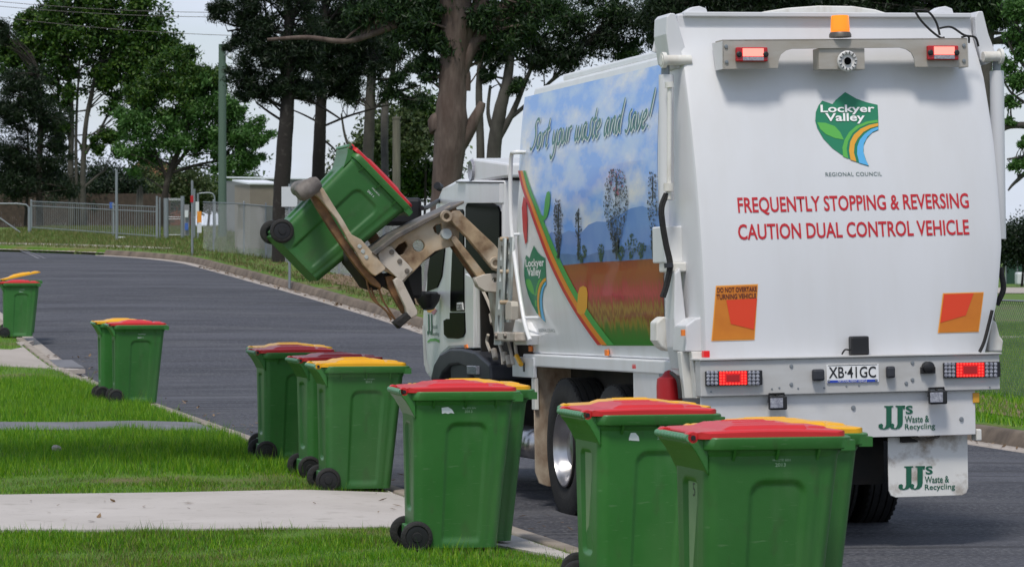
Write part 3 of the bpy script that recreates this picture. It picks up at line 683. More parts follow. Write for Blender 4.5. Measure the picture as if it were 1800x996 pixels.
# the bin held in the truck's lifting arm
bL = copy_tree(red0); BINS.append(bL)
tag(bL, 'red lidded green bin tipped up in the air, gripped by the truck arm', 'bin', None)
if 'group' in bL: del bL['group']
lb = TR(511, 462, 4.92)
bL.matrix_world = TM @ Matrix.Translation(lb) @ Matrix.Rotation(rad(46), 4, 'Y')
[c for c in bA2.children if c.name.startswith('lid')][0].rotation_euler = (0, rad(-12), 0)
for r in BINS:
    if 'used' in r: del r['used']
# ------------------------------------------------------------------ side loading garbage truck
T = empty('garbage_truck'); T.matrix_world = TM
tag(T, 'white side loading garbage truck with landscape picture on its side, lifting a bin', 'garbage truck')
def side_x(z): return .085 * ((z - 2.38) / 1.08) ** 2
def S2(px, py):
    x = 0.0
    for _ in range(6): p = TS(px, py, x); x = side_x(p.z)
    return (-p.y, p.z)
def sidef(off):
    off = off if off <= .004 else .003 + (off - .003) * .3
    return lambda a, b: Vector((side_x(b) - off, -a, b))
YRz = [1.0, 1.3, 1.6, 1.9, 2.21, 2.6, 2.99, 3.39, 3.62]; YRy = [-.87, -.88, -.87, -.845, -.80, -.715, -.60, -.45, -.35]
def yr(z): return sum(float(np.interp(z + q, YRz, YRy)) for q in (-.12, -.06, 0, .06, .12)) / 5
def R2(px, py):
    y = -.7
    for _ in range(8): p = TR(px, py, y); y = yr(p.z)
    return (p.x, p.z)
def rearf(off): return lambda a, b: Vector((a, yr(b) - off, b))
def pr(px, py, y): p = TR(px, py, y); return (p.x, p.z)
def ps(px, py, x=0.0): p = TS(px, py, x); return (p.y, p.z)
# body: barrel sided hopper
FRz = [1.25, 1.9, 2.4, 3.0, 3.45]; FRy = [3.88, 4.02, 4.02, 3.88, 3.67]
WB = 2.28; nzb = 26; zsb = np.linspace(1.30, 3.44, nzb)
V = []; F_ = []
for z in zsb:
    yf = float(np.interp(z, FRz, FRy)); sx = side_x(z)
    for x, y in ((sx, -.10), (sx, yf - .06), (sx + .05, yf), (WB - sx - .05, yf), (WB - sx, yf - .06), (WB - sx, -.10)): V.append((x, y, z))
for i in range(nzb - 1):
    for k in range(6): F_.append((i * 6 + k, i * 6 + (k + 1) % 6, (i + 1) * 6 + (k + 1) % 6, (i + 1) * 6 + k))
F_ += [tuple(range(6))[::-1], tuple((nzb - 1) * 6 + k for k in range(6))]
mb = MB(); mb.add(V, F_); body = mb.build('hopper_body', 'white_paint', T, bevel=.02)
# roof cap, rolled edge and hump
mb = MB(); mb.box((.12, -.2, 3.435), (WB - .12, 2.9, 3.50)); mb.build('roof_cap', 'white_paint', T, bevel=.02)
mb = MB(); hp = [pr(1318, 27, .3), pr(1345, 20, .3), pr(1385, 14, .3), pr(1440, 10, .3), pr(1500, 11, .3), pr(1540, 17, .3), pr(1565, 25, .3)]
mb.prism([(a, .3, b) for a, b in hp] + [(hp[-1][0], .3, 3.5), (hp[0][0], .3, 3.5)], (0, 2.4, 0)); mb.build('roof_hump', 'grimy_white', T, bevel=.01)
# ---- side picture
art = conform('side_picture', [[S2(*p) for p in [(923, 171), (1164, 113), (1166, 462), (985, 467), (960, 430), (940, 380), (925, 333), (913, 298), (917, 230)]]], 'art_sky', sidef(.003), body)
def A_(name, m, px, off): return conform(name, [[S2(*p) for p in px]], m, sidef(off), art)
A_('mountain', 'art_mountain', [(960, 420), (970, 407), (985, 413), (1000, 405), (1022, 410), (1035, 395), (1050, 389), (1065, 390), (1090, 378), (1110, 366), (1130, 362), (1145, 368), (1166, 372), (1166, 460), (985, 467)], .007)
A_('hill', 'art_hill', [(966, 446), (1000, 446), (1030, 450), (1060, 440), (1100, 437), (1145, 430), (1166, 432), (1166, 460), (985, 467)], .009)
A_('field', 'art_meadow', [(983, 467), (1040, 461), (1100, 458), (1145, 455), (1168, 458), (1171, 607), (1060, 607), (1030, 575), (1000, 522)], .011)
rr_ = random.Random(3)
def arttree(cx, y0, y1, hw, n, mname, name, shape=1.0, trunk=True):
    polys = []
    if trunk: polys.append([S2(cx - .8, y0 + 8), S2(cx + .8, y0 + 8), S2(cx + 1.2, y1), S2(cx - 1.2, y1)])
    for _ in range(n):
        t = rr_.random() ** .9; yy = y0 + (y1 - y0) * t * .93; wv = hw * (math.sin(math.pi * min(t * shape + .12, 1)) * .75 + .25) * rr_.uniform(-1, 1)
        s_ = rr_.uniform(.7, 1.9); x = cx + wv
        polys.append([S2(x, yy - s_ * 1.6), S2(x + s_ * .6, yy), S2(x, yy + s_ * 1.6), S2(x - s_ * .6, yy)])
    b = bmesh.new()
    f = sidef(.019 + rr_.random() * .001)
    me = bpy.data.meshes.new(name); Vv = []; Ff = []
    for i, p in enumerate(polys):
        k = len(Vv); 
        for a, bb in p: q = f(a, bb); q.x -= .00002 * i; Vv.append(q)
        Ff.append(tuple(range(k, k + 4)))
    b.free(); me.from_pydata([tuple(v) for v in Vv], [], Ff); return finish(name, me, mname, art)
arttree(983, 350, 463, 8, 240, 'art_tree', 'picture_tree'); arttree(1018, 366, 457, 5.5, 90, 'art_tree', 'picture_tree')
arttree(1085, 298, 455, 21, 620, 'art_tree', 'picture_tree'); arttree(1086, 298, 345, 15, 60, 'art_pink_leaf', 'pink_blossom', trunk=False)
arttree(1149, 302, 452, 9, 190, 'art_tree', 'picture_tree')
for cx, y0, y1, hw in ((1024, 432, 463, 9), (1058, 430, 461, 6), (1092, 432, 458, 9), (1111, 412, 457, 11), (1129, 425, 456, 8)): arttree(cx, y0, y1, hw, 90, 'art_bush', 'picture_bush', trunk=False)
cv = [(912, 300), (919, 330), (930, 362), (945, 405), (962, 450), (985, 500), (1010, 545), (1033, 580), (1052, 606)]
def stripe(name, m, o0, o1, off):
    pts = spline([Vector((*p, 0)) for p in cv], 4); n = len(pts)
    l_ = [S2(p.x + o0[0] + (o0[1] - o0[0]) * i / n, p.y) for i, p in enumerate(pts)]; r_ = [S2(p.x + o1[0] + (o1[1] - o1[0]) * i / n, p.y) for i, p in enumerate(pts)]
    Vv = []; f = sidef(off)
    for a, b in zip(l_, r_): Vv += [f(*a), f(*b)]
    return mesh_obj(name, Vv, [(2 * i, 2 * i + 1, 2 * i + 3, 2 * i + 2) for i in range(n - 1)], m, art)
stripe('red_stripe', 'stripe_red', (0, 0), (4, 7), .021); stripe('orange_stripe', 'stripe_orange', (4, 7), (8, 17), .0212); stripe('green_stripe', 'stripe_green', (9, 17), (13, 30), .0214)
A_('red_leaf', 'stripe_red', [(922, 345), (927, 352), (929, 385), (928, 425), (925, 429), (921, 405), (919, 365)], .0225)
A_('green_leaf', 'stripe_green', [(953, 377), (957, 380), (960, 350), (963, 338), (967, 336), (969, 342), (968, 362), (964, 380), (959, 387), (953, 385)], .0225)
A_('orange_leaf', 'logo_amber', [(1016, 547), (1018, 515), (1021, 505), (1027, 502), (1033, 505), (1035, 515), (1034, 540), (1029, 551), (1021, 553)], .0232)
GL = {   # brush strokes of each letter: advance, list of polylines (x, y) in x-height .5 units
 'S': (.50, [[(.50, .86), (.42, .97), (.28, .94), (.22, .78), (.30, .60), (.34, .40), (.28, .12), (.14, -.02), (.02, .04)]]),
 'o': (.34, [[(.22, .50), (.08, .44), (.02, .22), (.08, .02), (.20, .02), (.27, .20), (.27, .40), (.20, .50)]]),
 'r': (.30, [[(.04, .48), (.08, .30), (.06, .0)], [(.07, .30), (.14, .46), (.26, .50)]]),
 't': (.28, [[(.16, .92), (.10, .50), (.08, .12), (.14, .0), (.24, .08)], [(-.02, .54), (.26, .60)]]),
 'y': (.36, [[(.04, .50), (.02, .22), (.08, .06), (.20, .12), (.28, .50)], [(.28, .50), (.24, .0), (.16, -.36), (.04, -.42), (-.04, -.30)]]),
 'u': (.38, [[(.04, .50), (.02, .18), (.08, .02), (.20, .10), (.28, .50)], [(.28, .50), (.26, .14), (.34, .02)]]),
 'w': (.48, [[(.04, .50), (.02, .16), (.08, .02), (.18, .12), (.22, .46)], [(.22, .46), (.20, .14), (.28, .02), (.38, .16), (.42, .50)]]),
 'a': (.38, [[(.28, .48), (.14, .50), (.03, .28), (.06, .04), (.16, .04), (.28, .48)], [(.28, .48), (.25, .12), (.34, .02)]]),
 's': (.30, [[(.28, .64), (.18, .58), (.14, .42), (.20, .20), (.12, -.02), (-.02, .04)]]),
 'e': (.32, [[(.04, .22), (.20, .32), (.24, .46), (.14, .50), (.03, .28), (.06, .04), (.18, .0), (.30, .12)]]),
 'n': (.38, [[(.04, .50), (.06, .24), (.03, .0)], [(.05, .22), (.16, .48), (.26, .46), (.25, .12), (.34, .02)]]),
 'd': (.40, [[(.26, .46), (.14, .50), (.03, .28), (.06, .04), (.16, .04), (.28, .40)], [(.36, 1.05), (.28, .50), (.26, .12), (.34, .02)]]),
 'v': (.32, [[(.02, .50), (.08, .04), (.16, .10), (.28, .54)]]),
 '!': (.24, [[(.22, 1.15), (.12, .30)], [(.09, .06), (.08, .0)]]), ' ': (.26, [])}
def slogan(text, p_bl, p_br, htop, m, off, w_, parent, dx=0., dz=0.):
    tot = sum(GL[c][0] for c in text); (a0_, b0_), (a1_, b1_) = p_bl, p_br; k = (a1_ - a0_) / tot; hz = htop - b0_; f = sidef(off); x = 0.; n = 0
    for c in text:
        adv, strokes = GL[c]; V = []; Fq = []
        for st_ in strokes:
            pts = spline([Vector((a, b, 0)) for a, b in st_], 6); L_ = len(pts)
            for i, p in enumerate(pts):
                u_ = a0_ + (x + p.x) * k + .22 * hz * (p.y - .3); v_ = b0_ + (b1_ - b0_) * (x + p.x) / tot + p.y * hz * .92
                d_ = (pts[min(i + 1, L_ - 1)] - pts[max(i - 1, 0)]); ang = math.atan2(d_.y * hz, d_.x * k)
                th_ = w_ * (.45 + .75 * abs(math.sin(ang - .6))) * (1 - .45 * abs(2 * i / (L_ - 1) - 1) ** 3); nx2, ny2 = -math.sin(ang), math.cos(ang)
                q = len(V); V += [f(u_ + dx + nx2 * th_, v_ + dz + ny2 * th_), f(u_ + dx - nx2 * th_, v_ + dz - ny2 * th_)]
                V[-1].x -= .00003 * i; V[-2].x -= .00003 * i
                if i: Fq.append((q - 2, q - 1, q + 1, q))
        if V: mesh_obj('brush_letter', V, Fq, m, parent)
        x += adv
sl0 = S2(934, 262); sl1 = S2(1146, 222); st_z = S2(946, 204)[1]
slogan('Sort your waste and save!', sl0, sl1, st_z, 'script_edge', .022, .024, art, .012, -.006)
slogan('Sort your waste and save!', sl0, sl1, st_z, 'script_green', .026, .015, art)
# ---- council shield, defined in one normalised outline and used on both faces
SH = dict(outline=[(848, 492), (868, 500), (888, 509), (905, 488), (948, 450), (990, 482), (1030, 500), (1075, 513), (1072, 560), (1065, 635), (1035, 650), (1010, 680), (995, 712), (992, 745), (998, 780), (1008, 811), (970, 796), (935, 778), (900, 754), (865, 722), (832, 675), (813, 625), (808, 590), (815, 548), (830, 515)],
    leaf=[(815, 597), (850, 600), (885, 616), (905, 645), (916, 682), (880, 674), (845, 655), (824, 630)],
    stem=band([(1066, 586), (1020, 594), (975, 615), (942, 645), (920, 680), (906, 720), (905, 762)], [(1066, 598), (1025, 605), (985, 624), (954, 652), (934, 688), (923, 725), (925, 773)]),
    amber=band([(1066, 602), (1028, 611), (990, 630), (960, 658), (941, 692), (932, 735), (934, 779)], [(1065, 616), (1032, 626), (1000, 646), (974, 676), (958, 705), (951, 745), (957, 788)]),
    blue=band([(1065, 620), (1034, 632), (1005, 654), (982, 682), (968, 715), (963, 750), (968, 794)], [(1064, 633), (1040, 644), (1015, 668), (997, 700), (990, 738), (995, 775), (1006, 808)]))
def shield(fn, parent, a0, a1, b0, b1):
    def nm(p): return (a0 + (a1 - a0) * (p[0] - 808) / 267, b0 + (b1 - b0) * (811 - p[1]) / 361)
    s_ = conform('council_shield', [[nm(p) for p in SH['outline']]], 'logo_green', fn(.004), parent)
    for k, m, o_ in (('leaf', 'leaf_green', .006), ('stem', 'leaf_green', .006), ('amber', 'logo_amber', .007), ('blue', 'logo_blue', .007)):
        conform('shield_' + {'leaf': 'leaf', 'stem': 'stem', 'amber': 'road_stripe', 'blue': 'river_stripe'}[k], [[nm(p) for p in SH[k]]], m, fn(o_), s_)
    for t, x0, x1, y0, y1 in (('Lockyer', 835, 1058, 560, 512), ('Valley', 850, 1013, 604, 553)):
        p0 = nm((x0, y0)); p1 = nm((x1, y1)); label_text('shield_lettering', t, 'text_white', fn(.009), s_, p0[0], p1[0], p0[1], p1[1], bold=.022, shear=.1)
l0 = S2(931, 566); l1 = S2(958, 430); shield(sidef, body, l0[0], l1[0], l0[1], l1[1])
q0 = S2(948, 583); q1 = S2(976, 578); label_text('council_lettering', 'REGIONAL COUNCIL', 'text_grey', sidef(.004), body, q0[0], q1[0], q0[1], q1[1])
# ladder tube, amber markers, sill
pts = [TS(px, py, -.05) for px, py in ((905, 268), (899, 275), (897, 330), (899, 400), (907, 470), (921, 560), (932, 598))]
tube('grab_tube', spline([pts[0] + Vector((.08, 0, 0))] + pts), .018, 'white_paint', T)
for px, py in ((905, 268), (899, 412), (921, 558)): p = TS(px, py, -.05); tube('tube_bracket', [p, p + Vector((.16, -.16, 0))], .012, 'white_paint', T)
for px, py in ((933, 613), (1067, 620)):
    y, z = ps(px, py, .07); box('side_marker', (.055, y - .05, z - .02), (.075, y + .02, z + .025), 'amber', T)
mb = MB(); p = [S2(912, 613)[1], 0]
mb.box((.03, -.35, 1.20), (.30, 3.95, 1.30)); mb.build('sill', 'white_paint', T, bevel=.012)
# ---- tailgate
RXz = [1.3, 1.36, 1.67, 2.07, 2.78, 3.27, 3.6]; RXx = [2.10, 2.12, 2.21, 2.27, 2.29, 2.288, 2.25]
def lx(z): return float(np.interp(z, [1.3, 1.6, 3.4, 3.6], [.055, .055, .06, .035]))
nz = 34; zst = np.linspace(1.28, 3.60, nz); V = []; F_ = []
for z in zst:
    y = yr(z); l_ = lx(z); r_ = float(np.interp(z, RXz, RXx))
    row = [(l_, -.06, z), (l_, y + .035, z), (l_ + .012, y + .01, z), (l_ + .035, y, z)] + [(l_ + (r_ - l_) * t, y, z) for t in (.25, .5, .75)] + [(r_ - .06, y, z), (r_ - .02, y + .02, z), (r_, y + .07, z), (r_, -.06, z)]
    V += row
nr_ = len(row)
for i in range(nz - 1):
    for k in range(nr_): F_.append((i * nr_ + k, i * nr_ + (k + 1) % nr_, (i + 1) * nr_ + (k + 1) % nr_, (i + 1) * nr_ + k))
F_ += [tuple(range(nr_))[::-1], tuple((nz - 1) * nr_ + k for k in range(nr_))]
mb = MB(); mb.add(V, F_); tail = mb.build('tailgate', 'white_rear', T, smooth=True)
tail.data.set_sharp_from_angle(angle=rad(35))
def RT(name, s, m, px0, px1, pyb0, pyb1, pyt0, bold=0., sp=1., off=.004, parent=None):
    a0_, b0_ = R2(px0, pyb0); a1_, b1_ = R2(px1, pyb1); _, bt_ = R2(px0, pyt0)
    return label_text(name, s, m, rearf(off), parent or tail, a0_, a1_, b0_, bt_, bold=bold, spacing=sp, slope=(b1_ - b0_) / (a1_ - a0_))
RT('warning_lettering', 'FREQUENTLY STOPPING & REVERSING', 'text_red', 1298, 1704, 379, 370.5, 347, bold=.016)
RT('warning_lettering', 'CAUTION DUAL CONTROL VEHICLE', 'text_red', 1298, 1704, 421.5, 412.5, 394, bold=.016)
RT('council_lettering', 'REGIONAL COUNCIL', 'text_grey', 1451, 1550, 310, 309, 303, bold=.008, sp=1.1)
a0, b0 = R2(1442, 293); a1, b1 = R2(1539, 162); shield(rearf, tail, a0, a1, b0, b1)
def RP_(name, m, px, off, parent): return conform(name, [[R2(*p) for p in px]], m, rearf(off), parent)
s1 = RP_('warning_sign', 'sign_edge', [(1258, 502), (1332, 499), (1326, 597), (1250, 599)], .004, tail); s1['label'] = 'amber sign reading do not overtake turning vehicle'
RP_('sign_ground', 'sign_amber', [(1259.5, 504), (1330.5, 501), (1324.5, 595), (1252, 597)], .006, s1)
RP_('sign_panel', 'sign_red', [(1276, 527), (1330, 524), (1325, 579), (1284, 569)], .008, s1)
RT('sign_lettering', 'DO NOT OVERTAKE', 'sign_brown', 1260, 1330, 514, 512, 505.5, bold=.02, off=.009, parent=s1)
RT('sign_lettering', 'TURNING VEHICLE', 'sign_brown', 1259, 1329, 526, 524, 517, bold=.02, off=.009, parent=s1)
s2 = RP_('warning_sign', 'sign_edge', [(1657, 515), (1729, 513), (1720, 583), (1648, 585)], .004, tail); s2['label'] = 'amber and red sign without words'
RP_('sign_ground', 'sign_amber', [(1658.5, 516.5), (1727.5, 514.5), (1718.5, 581.5), (1650, 583.5)], .006, s2)
RP_('sign_panel', 'sign_red', [(1659, 517), (1711, 515), (1697, 554), (1652, 567)], .008, s2)
# ---- top beam, ears, pins, rams
mb = MB(); b0_ = pr(1188, 50, -.35); t0_ = pr(1188, 25, -.35)
mb.box((.06, -.36, b0_[1] - .06), (2.24, -.18, t0_[1])); mb.build('top_beam', 'white_rear', T, bevel=.012)
mb = MB(); mb.box((.10, -.40, t0_[1] - .02), (2.22, -.17, t0_[1] + .012)); mb.build('beam_flange', 'white_rear', T, bevel=.006)
for name, px in (('ear_plate', [(1172, 30), (1178, 23), (1187, 24), (1198, 60), (1211, 105), (1205, 118), (1190, 120), (1178, 108), (1171, 60)]), ('ear_plate', [(1714, 30), (1719, 20), (1728, 20), (1738, 60), (1750, 92), (1745, 108), (1733, 114), (1724, 106), (1716, 60)])):
    poly = [pr(a, b, -.42) for a, b in px]; mb = MB(); mb.prism([(a, -.42, b) for a, b in poly], (0, .30, 0)); mb.build(name, 'white_rear', T, bevel=.008)
def tubex(name, pa, pb, y, r, m, y2=None):
    a = TR(*pa, y); b = TR(*pb, y if y2 is None else y2); return tube(name, [a, b], r, m, T, 16)
tubex('hinge_pin', (1162, 106), (1214, 106), -.45, .036, 'grimy_white'); tubex('hinge_pin', (1728, 100), (1758, 99), -.45, .036, 'grimy_white')
for a, b in (((1163, 106), (1170, 106)), ((1756, 99), (1761, 99))): tubex('pin_collar', a, b, -.45, .055, 'grimy_white')
tubex('ram_rod', (1170, 108), (1170, 135), -.40, .028, 'galv'); tubex('ram_cylinder', (1171, 132), (1172, 352), -.40, .052, 'white_rear', -.42)
tubex('ram_pipe', (1177, 150), (1176, 350), -.52, .016, 'grimy_white'); tubex('pipe_union', (1176, 144), (1177, 154), -.52, .03, 'grimy_white'); tubex('pipe_union', (1175, 322), (1175, 336), -.52, .034, 'grimy_white')
tubex('ram_rod', (1752, 99), (1752, 128), -.40, .028, 'galv'); tubex('ram_cylinder', (1752, 125), (1756, 420), -.40, .050, 'white_rear')
# ram cylinder bottoms, control box, hoses
for dx, r in ((0, .014), (4, .013)):
    tube('hydraulic_hose', spline([TR(x + dx, y, -.52) for x, y in ((1170, 340), (1161, 365), (1163, 395), (1169, 430), (1176, 465), (1170, 500), (1163, 522))], 5), r, 'rubber', T)
tube('hose_clamp', [TR(1175, 462, -.52), TR(1176, 470, -.52)], .032, 'arch_plastic', T)
def sbox(name, px0, py0, px1, py1, x0, x1, m, bev=.01, parent=None):
    ya, za = ps(px0, py0, x0); yb, zb = ps(px1, py1, x0)
    return box(name, (x0, min(ya, yb), min(za, zb)), (x1, max(ya, yb), max(za, zb)), m, parent or T, bev)
sbox('valve_box', 1146, 399, 1168, 462, -.07, .08, 'white_paint'); sbox('valve_base', 1158, 462, 1178, 478, -.06, .06, 'grimy_white')
poly = [pr(a, b, -.33) for a, b in ((1154, 566), (1166, 556), (1186, 558), (1186, 600), (1176, 618), (1163, 610), (1154, 598))]
mb = MB(); mb.prism([(a, -.33, b) for a, b in poly], (0, .16, 0)); mb.build('hinge_block', 'grimy_white', T, bevel=.012)
mb = MB(); mb.tube([TR(1176, 584, -.36), TR(1190, 584, -.36)], .05, 16); mb.build('hinge_boss', 'grimy_white', T)
poly = [pr(a, b, -.55) for a, b in ((1186, 480), (1196, 470), (1206, 560), (1212, 600), (1210, 650), (1196, 650), (1188, 610), (1185, 560))]
mb = MB(); mb.prism([(a, -.55, b) for a, b in poly], (0, .22, 0)); mb.build('tailgate_leg', 'white_rear', T, bevel=.01)
poly = [pr(a, b, -.80) for a, b in ((1206, 572), (1222, 560), (1236, 556), (1236, 618), (1205, 618))]
mb = MB(); mb.prism([(a, -.80, b) for a, b in poly], (0, .30, 0)); mb.build('latch_housing', 'white_rear', T, bevel=.01)
for k, pxs in enumerate((((1196, 618), (1212, 618), (1222, 700), (1204, 700)), ((1216, 618), (1236, 618), (1234, 700), (1224, 700)))):
    y = -.72 - .1 * k; mb = MB(); mb.prism([(*pr(a, b, y)[:1], y, pr(a, b, y)[1]) for a, b in pxs], (0, .08, 0)); mb.build('strut_plate', 'grimy_white', T, bevel=.006)
for x0, y0, x1, y1 in ((1198, 579, 1204, 590),): a = TR(x0, y1, -.82); b = TR(x1, y0, -.82); box('reflector', (a.x, -.83, a.z), (b.x, -.80, b.z), 'amber', T, .002)
a = TR(1237, 628, -.95); b = TR(1247, 616, -.95); rl = box('marker_lamp', (a.x, -.96, a.z), (b.x, -.90, b.z), 'red_lens_dark', T, .003)
# right hand latch and hose
tube('latch_hose', spline([TR(a, b, -.6) for a, b in ((1758, 470), (1764, 505), (1757, 525), (1752, 535))], 5), .02, 'rubber', T)
tube('latch_cable', spline([TR(a, b, -.93) for a, b in ((1744, 545), (1738, 570), (1730, 600), (1722, 618))], 5), .012, 'rubber', T)
poly = [pr(a, b, -.75) for a, b in ((1742, 560), (1752, 566), (1758, 590), (1764, 598), (1762, 618), (1738, 618))]
mb = MB(); mb.prism([(a, -.75, b) for a, b in poly], (0, .25, 0)); mb.build('latch_housing', 'grimy_white', T, bevel=.012)
# ---- lamp bar
yb_ = -.69
def rb(px, py, y=yb_): p = TR(px, py, y); return Vector((p.x, y, p.z))
outl = [(1270, 70), (1700, 67), (1702, 118), (1609, 118), (1607, 103), (1602, 93), (1593, 87), (1582, 84), (1393, 86), (1382, 89), (1373, 96), (1369, 106), (1368, 120), (1271, 122)]
mb = MB(); mb.prism([rb(*p) for p in outl], (0, .012, 0)); bar = mb.build('lamp_bar', 'lamp_bar_grey', T, bevel=.002)
mb = MB(); mb.prism([rb(1270, 70), rb(1700, 67), rb(1700, 69.5), rb(1270, 72.5)], (0, .16, 0)); mb.build('bar_flange', 'lamp_bar_grey', bar)
mb = MB(); mb.prism([rb(1270, 72), rb(1272, 121), rb(1272, 121) + Vector((0, .18, 0)), rb(1270, 72) + Vector((0, .24, 0))], (.006, 0, 0)); mb.build('end_bracket', 'panel_white', bar)
mb = MB(); mb.prism([rb(1700, 69), rb(1702, 118), rb(1702, 118) + Vector((0, .18, 0)), rb(1700, 69) + Vector((0, .24, 0))], (.006, 0, 0)); mb.build('end_bracket', 'panel_white', bar)
for p in ((1276, 82), (1277, 109), (1694, 80), (1694, 107)):
    c = rb(*p); mb = MB(); mb.lathe([(0, .0), (.013, 0), (.013, .008), (0, .01)], c, (0, -1, 0), 12); mb.build('bolt', 'galv', bar)
def bar_lamp(x0, y0, x1, y1):
    a = rb(x0, y1); b = rb(x1, y0); dz = b.z - a.z; dx = b.x - a.x
    h = box('brake_lamp', (a.x, yb_ - .035, a.z), (b.x, yb_ - .001, b.z), 'red_lens', bar, .008)
    box('lens', (a.x + dx * .2, yb_ - .040, a.z + dz * .36), (b.x - dx * .14, yb_ - .033, b.z - dz * .08), 'red_led_pale', h, .002)
    box('reflector_strip', (a.x + dx * .2, yb_ - .040, a.z + dz * .06), (b.x - dx * .14, yb_ - .033, a.z + dz * .32), 'clear_lens', h, .002)
    for xx in (a.x + .018, b.x - .018):
        m_ = MB(); m_.lathe([(0, 0), (.020, 0), (.020, .008), (.012, .012), (0, .012)], (xx, yb_ - .035, (a.z + b.z) / 2), (0, -1, 0), 16); m_.build('screw_boss', 'black_plastic', h)
bar_lamp(1292, 84, 1347, 109); bar_lamp(1628, 81, 1682, 106)
a = rb(1441, 122); b = rb(1521, 85); cb = box('camera_housing', (a.x, yb_ + .015, a.z), (b.x, yb_ + .14, b.z), 'lamp_bar_grey', bar, .003)
c = rb(1487, 108); mb = MB(); mb.lathe([(0, 0), (.055, 0), (.070, .012), (.072, .03), (.062, .042), (.05, .04), (.045, .03), (0, .028)], c, (0, -1, 0), 28); cm = mb.build('camera_shell', 'panel_white', cb, smooth=True)
for k in range(14):
    an = 2 * math.pi * k / 14; d = Vector((math.cos(an), 0, math.sin(an))); box_ = MB(); o_ = c + Vector((0, -.0425, 0)); box_.tube([o_ + d * .049, o_ + d * .066], .0035, 5); box_.build('grille_slot', 'black_plastic', cm)
mb = MB(); mb.lathe([(0, 0), (.022, 0), (.026, -.012), (0, -.012)], c + Vector((0, -.048, 0)), (0, -1, 0), 20); mb.build('camera_lens', 'glass_dark', cm)
bc = TR(1477, 66, -.66); k_ = 255.
mb = MB(); mb.lathe([(0, 0), (.077, 0), (.077, .02), (.068, .035), (0, .035)], bc, (0, 0, 1), 28); bb = mb.build('beacon', 'worn_dark_steel', T, smooth=True)
mb = MB(); mb.lathe([(.066, .035), (.067, .05), (.066, .06), (.062, .14), (.058, .15), (0, .153)], bc, (0, 0, 1), 28); mb.build('beacon_dome', 'amber_lens', bb, smooth=True)
for cps in (((1606, 16), (1618, 35), (1634, 52), (1652, 66), (1660, 66)), ((1608, 18), (1630, 20), (1645, 38), (1652, 62)), ((1652, 50), (1672, 48), (1695, 62), (1714, 66), (1720, 82)), ((1690, 66), (1702, 64), (1703, 76))):
    tube('cable', spline([TR(a, b, -.62) for a, b in cps], 6), .008, 'rubber', T, 6)
for cx in (1225, 1658):
    a = TR(cx, 24, -.28); mb = MB(); mb.prism([a + Vector(q) for q in ((-.08, 0, 0), (.08, 0, 0), (.07, 0, .035), (.02, 0, .052), (-.03, 0, .045), (-.08, 0, .015))], (0, .1, 0)); mb.build('lifting_lug', 'white_rear', T, bevel=.006)
a = TR(1148, 92, -.1); tube('roof_rail', [TR(1150, 92, -.1), TR(1160, 48, -.1), TR(1172, 60, -.2)], .018, 'white_rear', T)
# ---- bumper and rear panel
yb = -1.0
def rq(px, py, y=yb): p = TR(px, py, y); return Vector((p.x, y, p.z))
a = rq(1232, 697); b = rq(1757, 622); bump = box('rear_bumper', (a.x, yb, a.z), (b.x, yb + .12, b.z), 'bumper_grey', T, .006)
box('bumper_ledge', (a.x - .01, yb - .02, b.z), (b.x + .01, -.80, b.z + .012), 'bumper_grey', bump, .003)
def quad_box(name, px0, py0, px1, py1, y0, d, m, parent, bev=.003):
    a = TR(px0, py1, y0); b = TR(px1, py0, y0); return box(name, (min(a.x, b.x), y0 - d, min(a.z, b.z)), (max(a.x, b.x), y0, max(a.z, b.z)), m, parent, bev)
for x0, x1, y0, y1, r0, r1 in ((1239, 1338, 650, 678, 1264, 1313), (1657, 1756, 635, 664, 1681, 1730)):
    h = quad_box('tail_lamp', x0, y0, x1, y1, yb - .001, .03, 'black_plastic', bump, .006)
    if x0 < 1300: h['label'] = 'left tail lamp cluster glowing red'
    else: h['label'] = 'right tail lamp cluster glowing red'
    quad_box('red_light', r0, y0 + 1.5, r1, y1 - 1.5, yb - .028, .006, 'red_lens_dark', h, .002)
    for i in range(9):
        for j in range(5):
            if 2 <= i <= 6 and 1 <= j <= 3: continue
            p = TR(r0 + 3 + (r1 - r0 - 6) * i / 8, y0 + 4 + (y1 - y0 - 8) * j / 4, yb - .035); m_ = MB(); m_.lathe([(.0065, 0), (.005, .004), (0, .005)], p, (0, -1, 0), 8); m_.build('diode', 'red_led', h)
    quad_box('red_core', r0 + 13, y0 + 8, r1 - 13, y1 - 8, yb - .034, .003, 'red_lens', h, .001)
    for q0, q1 in ((x0 + 2, r0 - 1), (r1 + 1, x1 - 2)):
        quad_box('clear_light', q0, y0 + 1.5, q1, y1 - 1.5, yb - .028, .004, 'arch_plastic', h, .002)
        for i in range(3):
            for j in range(4):
                p = TR(q0 + 4 + (q1 - q0 - 8) * i / 2, y0 + 4.5 + (y1 - y0 - 9) * j / 3, yb - .032); m_ = MB(); m_.lathe([(.013, 0), (.011, .004), (0, .007)], p, (0, -1, 0), 10); m_.build('diode', 'clear_lens', h, smooth=True)
pl = quad_box('number_plate', 1453, 639, 1544, 673, yb - .003, .006, 'text_white', bump, .002)
quad_box('plate_border', 1455, 640.5, 1542, 641.5, yb - .009, .002, 'text_black', pl, 0); quad_box('plate_strip', 1454.5, 666, 1542.5, 672.5, yb - .009, .002, 'plate_blue', pl, 0)
def flatf(y): return lambda a, b: Vector((a, y, b))
